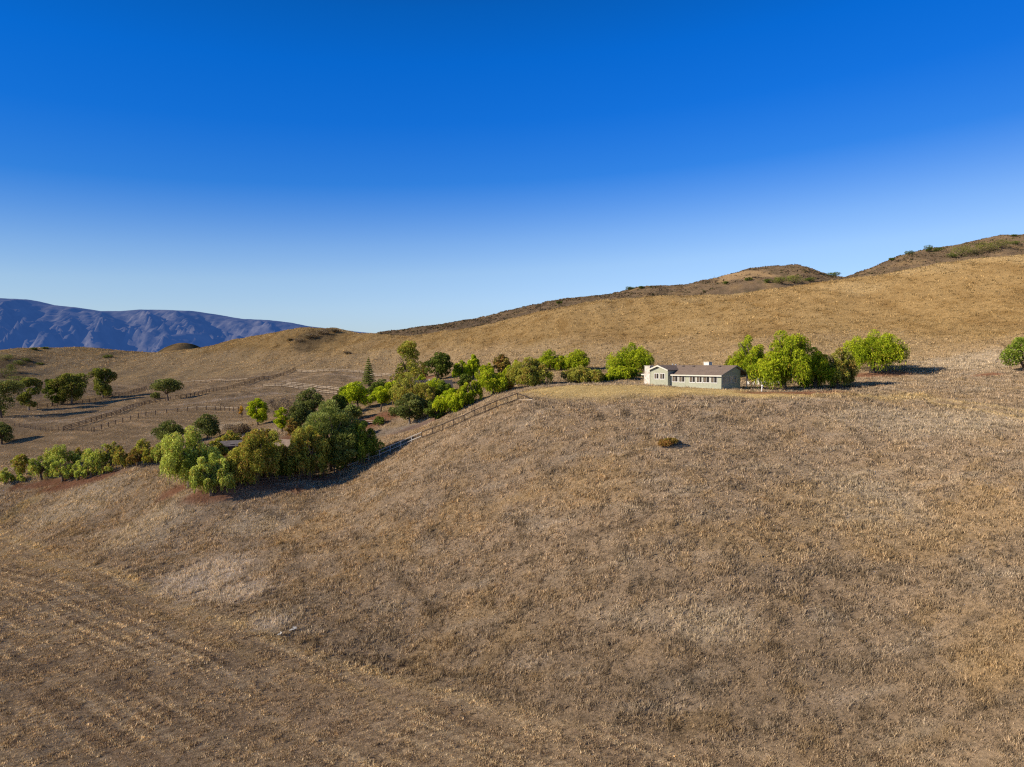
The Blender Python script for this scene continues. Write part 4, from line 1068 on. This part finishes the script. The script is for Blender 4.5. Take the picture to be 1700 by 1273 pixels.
M_RAKE = mat_plain('grey_rake', (0.30, 0.29, 0.24), 0.7, 0.1, 3)
HZ = HOUSE_A[2] + 0.05
house = empty('ranch_house', (HOUSE_A[0], HOUSE_A[1], HZ), HA, 'long low sage green ranch house with brown roof and stone chimney on the knoll', 'house')
LX, DP, EV, RG_ = -17.5, 9.0, 2.5, 4.08
SL = (RG_ - EV) / (DP / 2)
w = MB()
fx = lambda p, t: (t, p[0], p[1])
w.prism([(0, -0.8), (0, EV), (DP / 2, RG_), (DP, EV), (DP, -0.8)], LX, -3.0, fx)
w.prism([(0, -0.8), (0, EV), (DP / 2, RG_), (6.4, RG_ - SL * (6.4 - DP / 2)), (6.4, -0.8)], -2.998, 0, fx)
wall = w.build('wall', M_SIDING, house)
# lap boards as real thin courses on the sunny front and the gable end
b = MB()
for k in range(13):
    z = 0.02 + k * 0.19
    b.add([(LX, -0.004, z), (0.0, -0.004, z), (0.0, -0.022, z), (LX, -0.022, z), (LX, -0.004, z + 0.185), (0.0, -0.004, z + 0.185)], [(0, 1, 2, 3), (3, 2, 5, 4), (2, 1, 5), (0, 3, 4)])
b.build('lap_boards', M_SIDING, house)
fy = lambda p, t: (p[0], t, p[1])
WX0, WX1, WEV = -15.4, -11.15, 3.32
WM = (WX0 + WX1) / 2
w = MB().prism([(WX0, -0.8), (WX1, -0.8), (WX1, WEV), (WM, 4.05), (WX0, WEV)], -0.9, 3.0, fy)
w.build('wing_wall', M_SIDING, house)
# main roof, two slabs
r = MB(); oh = 0.5; th = 0.14
for s in (0, 1):
    if s == 0: q = [(-oh, EV - SL * oh + 0.02), (DP / 2, RG_ + 0.02), (DP / 2, RG_ + th + .02), (-oh, EV - SL * oh + th)]
    else: q = [(DP + oh, EV - SL * oh + 0.02), (DP / 2, RG_ + 0.02), (DP / 2, RG_ + th + .02), (DP + oh, EV - SL * oh + th)]
    r.prism(q, LX - 0.45, 0.4, fx)
roof = r.build('roof', M_ROOF, house)
c = MB(); c.prism([(DP / 2 - .16, RG_ + th - .01), (DP / 2, RG_ + th + .07), (DP / 2 + .16, RG_ + th - .01)], LX - 0.46, 0.41, fx); c.build('ridge_cap', M_ROOF, roof)
# fascia boards
f = MB()
z0 = EV - SL * oh
f.box(WX1 + 0.35, 0.42, -oh - 0.06, -oh - 0.003, z0 - 0.08, z0 + th + 0.01)
f.box(LX - 0.47, WX0 - 0.35, -oh - 0.06, -oh - 0.003, z0 - 0.08, z0 + th + 0.01)
f.box(LX - 0.47, 0.42, DP + oh + 0.003, DP + oh + 0.06, z0 - 0.08, z0 + th + 0.01)
f.build('fascia', M_TRIM, house)
for a, bb in (((-oh - .06, z0), (DP / 2, RG_)), ((DP + oh + .06, z0), (DP / 2, RG_))):
    for t0, t1 in ((0.403, 0.45), (LX - .50, LX - .453)):
        MB().prism([(a[0], a[1] - .06), (bb[0], bb[1] - .06), (bb[0], bb[1] + th + .03), (a[0], a[1] + th + .03)], t0, t1, fx).build('rake_board', M_RAKE, house)
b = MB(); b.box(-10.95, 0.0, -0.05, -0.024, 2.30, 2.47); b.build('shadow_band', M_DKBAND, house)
# wing roof
WS = (RG_ - WEV) / (WM - WX0)
r = MB(); o2 = 0.32
for s in (-1, 1):
    xe = WX0 - o2 if s < 0 else WX1 + o2
    q = [(xe, WEV - WS * o2 + 0.03), (WM, RG_ + 0.05), (WM, RG_ + th + .05), (xe, WEV - WS * o2 + th + .03)]
    r.prism(q, -1.4, DP / 2, fy)
wr = r.build('wing_roof', M_ROOF, house)
f = MB()
for s in (-1, 1):
    xe = WX0 - o2 - .03 if s < 0 else WX1 + o2 + .03
    f.prism([(xe, WEV - WS * o2 - .08), (WM, RG_ - .07), (WM, RG_ + th + .08), (xe, WEV - WS * o2 + th + .05)], -1.455, -1.403, fy)
f.build('wing_fascia', M_TRIM, wr)
# chimneys and roof furniture
ch = MB(); ch.box(-17.1, -15.62, -0.75, -0.03, -0.7, 2.6); ch.box(-17.0, -15.68, -0.70, 0.35, 2.6, 4.05); ch.box(-17.1, -15.58, -0.78, 0.43, 4.05, 4.17)
ch.build('stone_chimney', M_STONE, house, bevel=0.03)
ch = MB(); ch.box(-6.9, -5.75, 4.7, 5.8, 3.5, 4.85); c2 = ch.build('chimney', M_WHITE, house, bevel=0.02)
MB().box(-6.98, -5.67, 4.62, 5.88, 4.85, 4.93).build('chimney_cap', M_TRIM, c2)
for (x, y) in ((-14.9, 5.7), (-14.3, 5.9)):
    zr = RG_ - SL * (y - DP / 2) + th
    MB().lathe([(0.09, -0.2), (0.09, 0.55), (0.17, 0.56), (0.17, 0.72), (0.02, 0.78)], (x, y, zr)).build('vent_pipe', M_STEEL, house)
for x in (-11.0, -8.6, -2.8):
    y = 3.9; zr = RG_ - SL * (DP / 2 - y) + th
    MB().add([(x - .25, y - .22, zr - .12), (x + .25, y - .22, zr - .12), (x + .25, y + .2, zr + .1), (x - .25, y + .2, zr + .1), (x - .22, y - .2, zr + .08), (x + .22, y - .2, zr + .08), (x + .22, y + .18, zr + .16), (x - .22, y + .18, zr + .16)],
             [(0, 3, 2, 1), (4, 5, 6, 7), (0, 1, 5, 4), (1, 2, 6, 5), (2, 3, 7, 6), (3, 0, 4, 7)]).build('roof_vent', M_DKBAND, house)

def window_front(x0, x1, z0, z1, y, split=True, trim=M_WHITE, pane=M_GLASS):
    t = 0.10; b = MB()
    b.box(x0 - t, x1 + t, y - 0.05, y - 0.001, z0 - t * 1.3, z0); b.box(x0 - t, x1 + t, y - 0.05, y - 0.001, z1, z1 + t)
    b.box(x0 - t, x0, y - 0.05, y - 0.001, z0, z1); b.box(x1, x1 + t, y - 0.05, y - 0.001, z0, z1)
    if split:
        xm = (x0 + x1) / 2; b.box(xm - .035, xm + .035, y - 0.045, y - 0.001, z0, z1)
    o = b.build('window', trim, house)
    MB().box(x0 + .002, x1 - .002, y - 0.022, y - 0.003, z0 + .002, z1 - .002).build('pane', pane, o)
    if split:   # tan blind behind one light
        MB().box(x0 + .10, (x0 + x1) / 2 - .12, y - 0.026, y - 0.0235, z0 + .12, z1 - .04).build('blind', M_BLIND, o)
    return o
for (a, bb) in ((-3.75, -2.45), (-2.05, -0.85), (-6.75, -5.55), (-5.15, -3.98 - 0.1), (-10.7, -9.5), (-9.1, -7.9)):
    window_front(a, bb, 1.12, 2.22, -0.022)
for (a, bb) in ((WX0 + 4.35 * .245, WX0 + 4.35 * .47), (WX0 + 4.35 * .565, WX0 + 4.35 * .79)):
    window_front(a, bb, 1.62, 2.62, -0.9)
# window band in the right gable end
b = MB(); x = 0.001; b.box(x, .06, 0.45, 5.35, 1.0, 1.1); b.box(x, .06, 0.45, 5.35, 2.28, 2.38)
for y in np.linspace(0.45, 5.27, 6): b.box(x, .06, y, y + .08, 1.1, 2.28)
gw = b.build('window', mat_plain('grey_frame', (0.62, 0.58, 0.48), 0.7, 0.1, 3), house)
MB().box(.002, .024, 0.53, 5.26, 1.102, 2.278).build('pane', mat_plain('curtained_glass', (0.42, 0.38, 0.30), 0.35, 0.6, 0.8, stretch=(1, 4, 0.3)), gw)
MB().box(-2.9, -2.0, 6.405, 6.45, 0, 2.05).build('door', mat_plain('brown_door', (0.12, 0.07, 0.04), 0.5), house)
MB().box(-0.2, -0.06, 8.8, 8.93, -0.8, EV).build('porch_post', M_TRIM, house)
MB().box(-0.01, 0.09, -0.06, 0.05, -0.5, EV).build('corner_board', M_SIDING, house)

def hl(x, y):   # house-local to world on the ground
    X = HOUSE_A[0] + x * HOUSE_C - y * HOUSE_S; Y = HOUSE_A[1] + x * HOUSE_S + y * HOUSE_C
    return np.array([X, Y, float(gh(X, Y))])

# ---- pale patio chairs by the porch
def patio_chair(name, loc, rz, label):
    r = empty(name, loc, rz, label, 'chair', 'pale patio chairs beside the porch')
    MB().box(-.28, .28, -.27, .27, .40, .45).build('seat', M_WHITE, r, bevel=.02)
    b = MB(); b.add([(-.28, .24, .45), (.28, .24, .45), (.28, .29, .45), (-.28, .29, .45), (-.26, .40, 1.0), (.26, .40, 1.0), (.26, .45, 1.0), (-.26, .45, 1.0)], [(0, 3, 2, 1), (4, 5, 6, 7), (0, 1, 5, 4), (1, 2, 6, 5), (2, 3, 7, 6), (3, 0, 4, 7)])
    b.build('backrest', M_WHITE, r)
    for sx_ in (-1, 1):
        for sy_ in (-1, 1): MB().bar((sx_ * .25, sy_ * .24, -.05), (sx_ * .23, sy_ * .22, .40), .045).build('leg', M_WHITE, r)
        MB().bar((sx_ * .29, -.24, .64), (sx_ * .29, .30, .66), .05, .03).build('armrest', M_WHITE, r)
    return r
p = hit(1241.5, 641.0); patio_chair('patio_chair', p, HA + 0.4, 'pale patio chair nearest the porch at the right end of the house')
p = hit(1249, 641.0); patio_chair('patio_chair', p, HA - 0.9, 'pale patio chair further from the house, facing the first')

# ---- cream low van behind the pepper branches
g = hit(1277, 641.3)
van = empty('parked_van', g, math.radians(-4), 'cream white van parked side on under the largest pepper branches', 'van')
M_CREAM = mat_plain('cream_car_paint', (0.78, 0.73, 0.63), 0.35, 0.04, 2.0, spec=0.5)
M_TYRE = mat_plain('black_rubber', (0.02, 0.02, 0.02), 0.8, 0.1, 5)
b = MB(); b.prism([(-2.35, .35), (2.35, .35), (2.4, .75), (2.25, 1.02), (1.75, 1.62), (1.5, 1.72), (-2.2, 1.72), (-2.38, 1.55)], -0.85, 0.85, lambda q, t: (q[0], t, q[1]))
b.build('body', M_CREAM, van, bevel=.05)
for x0, x1 in ((0.85, 1.72),):
    MB().add([(x0, -.858, 1.08), (x1 + .28, -.858, 1.08), (x1 - .05, -.858, 1.55), (x0, -.858, 1.55)], [(0, 1, 2, 3)]).build('window', M_GLASS, van)
MB().add([(1.80, -.78, 1.58), (2.24, -.78, 1.06), (2.24, .78, 1.06), (1.80, .78, 1.58)], [(0, 1, 2, 3)]).build('windscreen', M_GLASS, van).location = (0.02, 0, 0.02)
for x in (-1.45, 1.45):
    for y in (-.80, .80):
        t = MB().lathe([(.2, -.1), (.33, -.09), (.35, 0), (.33, .09), (.2, .1)], n=16).build('wheel', M_TYRE, van, smooth=True); t.rotation_euler = (math.pi / 2, 0, 0); t.location = (x, y, .34)
MB().box(2.30, 2.48, -.82, .82, .38, .58).build('bumper', M_TYRE, van)
for y in (-.6, .6): MB().box(2.33, 2.415, y - .14, y + .14, .66, .82).build('headlight', M_STEEL, van)

# ---- white post on the red dirt
g = hit(1264.2, 650.6)
o = empty('white_post', g, 0.3, 'short leaning white post on the reddish dirt right of the house', 'post')
MB().tube([(0, 0, -.3), (.05, 0, .45), (.13, 0, .95)], [.12, .11, .11], 10).build('shaft', M_WHITE, o, smooth=True)
MB().lathe([(.05, 0), (.17, .03), (.2, .16), (.17, .28), (.05, .34)], (.14, 0, .93)).build('cap', M_WHITE, o, smooth=True)
g = hit(1283, 648.6)
b = MB(); b.bar((-1.2, -.1, .06), (0.9, .25, .08), .16, .06)
tag(b.build('white_board', M_WHITE), 'thin white board lying flat on the reddish dirt', 'board').location = g
# ---- small white cone at the lawn brow
g = hit(754.5, 682)
o = empty('white_cone', g, 0, 'small white cone marker under the bright pepper at the lawn brow', 'marker')
MB().lathe([(.34, -.05), (.30, .06), (.16, .5), (.07, .85), (.02, .9)], n=14).build('cone', M_WHITE, o, smooth=True)
M_SCRAP = mat_plain('dull_scrap', (0.46, 0.45, 0.43), 0.6, 0.3, 2.0)
# ---- scrap in the weeds at the field edge
for (px, py, l, s, rz) in ((487, 1049.5, 'bent sheet of whitish scrap metal lying in the weeds', .62, .3), (464.5, 1059, 'smaller narrow whitish scrap strip left of the bent sheet', .45, -.5)):
    g = hit(px, py)
    o = empty('scrap_sheet', g, rz, l, 'scrap', 'whitish scrap at the field edge')
    b = MB(); b.add([(-.75 * s, -.1, .18), (.1 * s, -.26 * s, .30), (.62 * s, -.08, .36), (.55 * s, .18 * s, .5), (.0, .12, .42), (-.1, .34 * s, .52), (-.7 * s, .05, .22)], [(0, 1, 4, 6), (1, 2, 3, 4), (4, 3, 5)])
    sh = b.build('sheet', M_SCRAP, o); md = sh.modifiers.new('thick', 'SOLIDIFY'); md.thickness = .02
    b = MB(); b.bar((-.2 * s, -.1, -.1), (-.1 * s, 0, .40), .06); b.bar((.45 * s, .05, -.1), (.42 * s, .05, .42), .06); b.build('prop', M_DKBAND, o)
g = hit(420, 1060)
b = MB(); b.tube([(-.95, -.45, .05), (-.2, -.06, .22), (.9, .42, .30)], [.05, .045, .03], 6)
tag(b.build('dead_branch', M_BARK), 'thin dark dead branch lying on the yellow field edge', 'branch').location = g

# ================================================================== buildings half hidden in the garden
def shed(name, px, py, Y, Lx, Ly, ev, rd, rz, label, roofm, wallm):
    g = at(px, Y)
    r = empty(name, g, rz, label, 'building')
    w = MB().prism([(-Ly / 2, -.6), (-Ly / 2, ev), (0, rd), (Ly / 2, ev), (Ly / 2, -.6)], -Lx / 2, Lx / 2, lambda p, t: (t, p[0], p[1])); w.build('wall', wallm, r)
    s = (rd - ev) / (Ly / 2); o_ = .4; b = MB()
    for q in (-1, 1):
        b.prism([(q * (Ly / 2 + o_), ev - s * o_ + .02), (0, rd + .02), (0, rd + .14), (q * (Ly / 2 + o_), ev - s * o_ + .14)], -Lx / 2 - .4, Lx / 2 + .4, lambda p, t: (t, p[0], p[1]))
    b.build('roof', roofm, r)
    for x in (-Lx / 4, Lx / 4): MB().box(x - .5, x + .5, -Ly / 2 - .03, -Ly / 2 - .002, 1.0, 1.9).build('window', M_GLASS, r)
    MB().box(-.45, .45, -Ly / 2 - .035, -Ly / 2 - .002, 0, 2.0).build('door', M_BARK, r)
    return r
M_TAN = mat_plain('tan_roof', (0.33, 0.25, 0.19), 0.85, 0.25, 2.0); M_GREYR = mat_plain('grey_roof', (0.24, 0.21, 0.20), 0.85, 0.25, 2.0)
shed('garden_house', 476, 759, 140, 6, 4.6, 1.9, 2.8, math.radians(-28), 'tan roofed garden house hidden among the front cluster trees', M_TAN, M_SIDING)
shed('grey_shed', 384, 764, 137, 4.6, 4, 1.7, 2.4, math.radians(24), 'grey roofed shed showing between the big pepper and the bronze pepper', M_GREYR, M_BARK)
sh = shed('dark_cottage', 719, 670, 176, 9, 7, 2.4, 4.0, math.radians(10), 'dark roofed cottage buried in the middle garden trees', mat_plain('dark_roof', (0.10, 0.085, 0.085), 0.85, 0.2, 2.0), M_BARK)
MB().lathe([(.11, -.3), (.11, .75), (.16, .76), (.16, .9)], (-1.0, -1.2, 3.5)).build('vent_pipe', M_WHITE, sh)

# ---- dark car on the dirt yard
g = hit(599, 707)
car = empty('parked_car', g, math.radians(8), 'dark blue car parked on the dirt yard behind the grey green pine', 'car')
M_NAVY = mat_plain('navy_paint', (0.02, 0.025, 0.06), 0.3, 0.05, 2, spec=.5)
MB().prism([(-2.1, .3), (2.1, .3), (2.15, .75), (1.2, .92), (.65, 1.4), (-1.0, 1.42), (-1.7, .98), (-2.15, .9)], -.85, .85, lambda q, t: (q[0], t, q[1])).build('body', M_NAVY, car, bevel=.05)
MB().add([(-1.35, -.856, .98), (.95, -.856, .96), (.55, -.856, 1.33), (-.95, -.856, 1.35)], [(0, 1, 2, 3)]).build('window', M_GLASS, car)
for x in (-1.3, 1.3):
    for y in (-.8, .8):
        t = MB().lathe([(.18, -.1), (.3, -.09), (.32, 0), (.3, .09), (.18, .1)], n=14).build('wheel', M_TYRE, car, smooth=True); t.rotation_euler = (math.pi / 2, 0, 0); t.location = (x, y, .31)

# ================================================================== fences
M_POST = mat_plain('weathered_wood', (0.10, 0.07, 0.05), 0.9, 0.3, 3.0)
M_RAILL = mat_plain('pale_rail', (0.46, 0.38, 0.29), 0.85, 0.3, 0.6)
M_PIPE = mat_plain('rusty_pipe', (0.06, 0.04, 0.028), 0.7, 0.25, 3.0)
M_GALV = mat_plain('grey_pipe', (0.55, 0.52, 0.48), 0.6, 0.2, 3.0)

def fence(label, pix, step, hgt, rails, pw, rw, rh, pm, rm, cat='fence', posts_at=None):
    pts = [hit(*p) for p in pix]
    if posts_at is None:
        q = [pts[0]]; acc = 0.0
        for a, b in zip(pts[:-1], pts[1:]):
            L = np.hypot(*(b - a)[:2]); s = step - acc
            while s <= L:
                c = a + (b - a) * s / L; c[2] = float(gh(c[0], c[1])); q.append(c); s += step
            acc = L - (s - step)
        if np.hypot(*(q[-1] - pts[-1])[:2]) > step * 0.4: q.append(pts[-1])
    else: q = pts
    root = empty('fence', q[0], 0, label, cat)
    o = q[0]
    loc = [Vector(tuple(p - o)) for p in q]
    for p in loc[:98]:
        MB().box(p.x - pw / 2, p.x + pw / 2, p.y - pw / 2, p.y + pw / 2, p.z - .4, p.z + hgt).build('post', pm, root)
    for z in rails:
        b = MB()
        for a, c in zip(loc[:-1], loc[1:]):
            b.bar(a + Vector((0, 0, z)), c + Vector((0, 0, z)), rw, rh)
        b.build('rail', rm, root)
    return root
f = fence('brown pipe fence climbing the grassy spur to its open end below the lawn', [(859.8, 665.4), (841.8, 671.3), (823.8, 678.1), (805.4, 685.5), (788.4, 692.3), (770.4, 700.8), (753.5, 708.4), (735.3, 715.2), (718.5, 721.5), (700.3, 727.9)], 2.4, 1.3, (1.25, .25), .17, .15, .15, M_PIPE, M_PIPE, posts_at=True)
e0 = Vector(tuple(hit(877, 664.6) - np.array(f.location)))
MB().bar((0, 0, 1.2), e0 + Vector((0, 0, .55)), .15).build('fallen_rail', M_PIPE, f)
e1 = Vector(tuple(hit(884, 665.4) - np.array(f.location)))
MB().bar((.1, 0, .18), e1 + Vector((0, 0, .12)), .15).build('fallen_rail', M_RAILL, f)
fence('grey pipe fence running down from the brown one into the tree shade', [(700.3, 727.9), (683, 735), (665, 743.5), (648, 751), (630.2, 758.4), (612.4, 764.5), (594, 771), (576, 778)], 2.4, 1.25, (1.2, .5), .14, .12, .12, M_GALV, M_GALV, posts_at=True)
fence('dark wooden rail fence under the front cluster trees', [(576, 778.5), (558, 786), (534, 794), (505, 799), (480, 801.5), (428, 806.5), (376, 811.5)], 2.4, 1.2, (1.1, .65, .25), .15, .06, .14, M_POST, M_POST)
fence('dark three rail fence dividing the paddocks and climbing past the lone oak', [(105, 716), (140, 705), (200, 686), (240, 672), (268, 666), (310, 660), (362, 649), (410, 638), (457, 627), (490, 614)], 3.0, 1.4, (1.3, .85, .4), .18, .06, .15, M_POST, M_POST)
fence('curving post fence of spaced posts below the paddock', [(156, 717), (197, 703), (247, 690), (302, 683), (329, 681), (360, 681), (396, 683)], 3.2, 1.4, (1.1,), .22, .05, .1, M_POST, M_RAILL)
fence('short fence at the lower left corner of the near paddock', [(24, 708), (50, 712), (78, 716), (128, 715), (152, 717)], 3.0, 1.2, (1.05, .5), .13, .05, .1, M_POST, M_POST)
fence('far paddock fence below the gum grove', [(62, 678), (123, 672), (185, 660), (243, 646)], 3.2, 1.4, (1.3, .85, .4), .18, .06, .15, M_POST, M_POST)
fence('pale topped fence along the foot of the golden hill', [(492, 618), (535, 617), (601, 620), (640, 624), (672, 629)], 3.4, 1.3, (1.2, .6), .14, .06, .15, M_POST, M_RAILL)
fence('upper pale railed fence crossing the mid paddock', [(475, 639), (515, 643), (545, 647), (570, 652)], 3.2, 1.4, (1.3, .7), .14, .06, .16, M_POST, M_RAILL)
fence('lower pale railed fence parallel to the upper one', [(436, 643), (480, 644), (515, 648), (560, 656)], 3.2, 1.3, (1.2, .6), .14, .06, .14, M_POST, M_RAILL)
fence('faint pale rail fence along the top of the far paddock', [(248, 645), (309, 637), (360, 634), (412, 632), (455, 629)], 3.6, 1.2, (1.1,), .12, .05, .13, M_POST, M_RAILL)
fence('pale rail fence along the garden drive', [(604, 705), (617, 705), (640, 703)], 2.6, 1.1, (1.0, .55), .1, .05, .1, M_POST, M_RAILL)
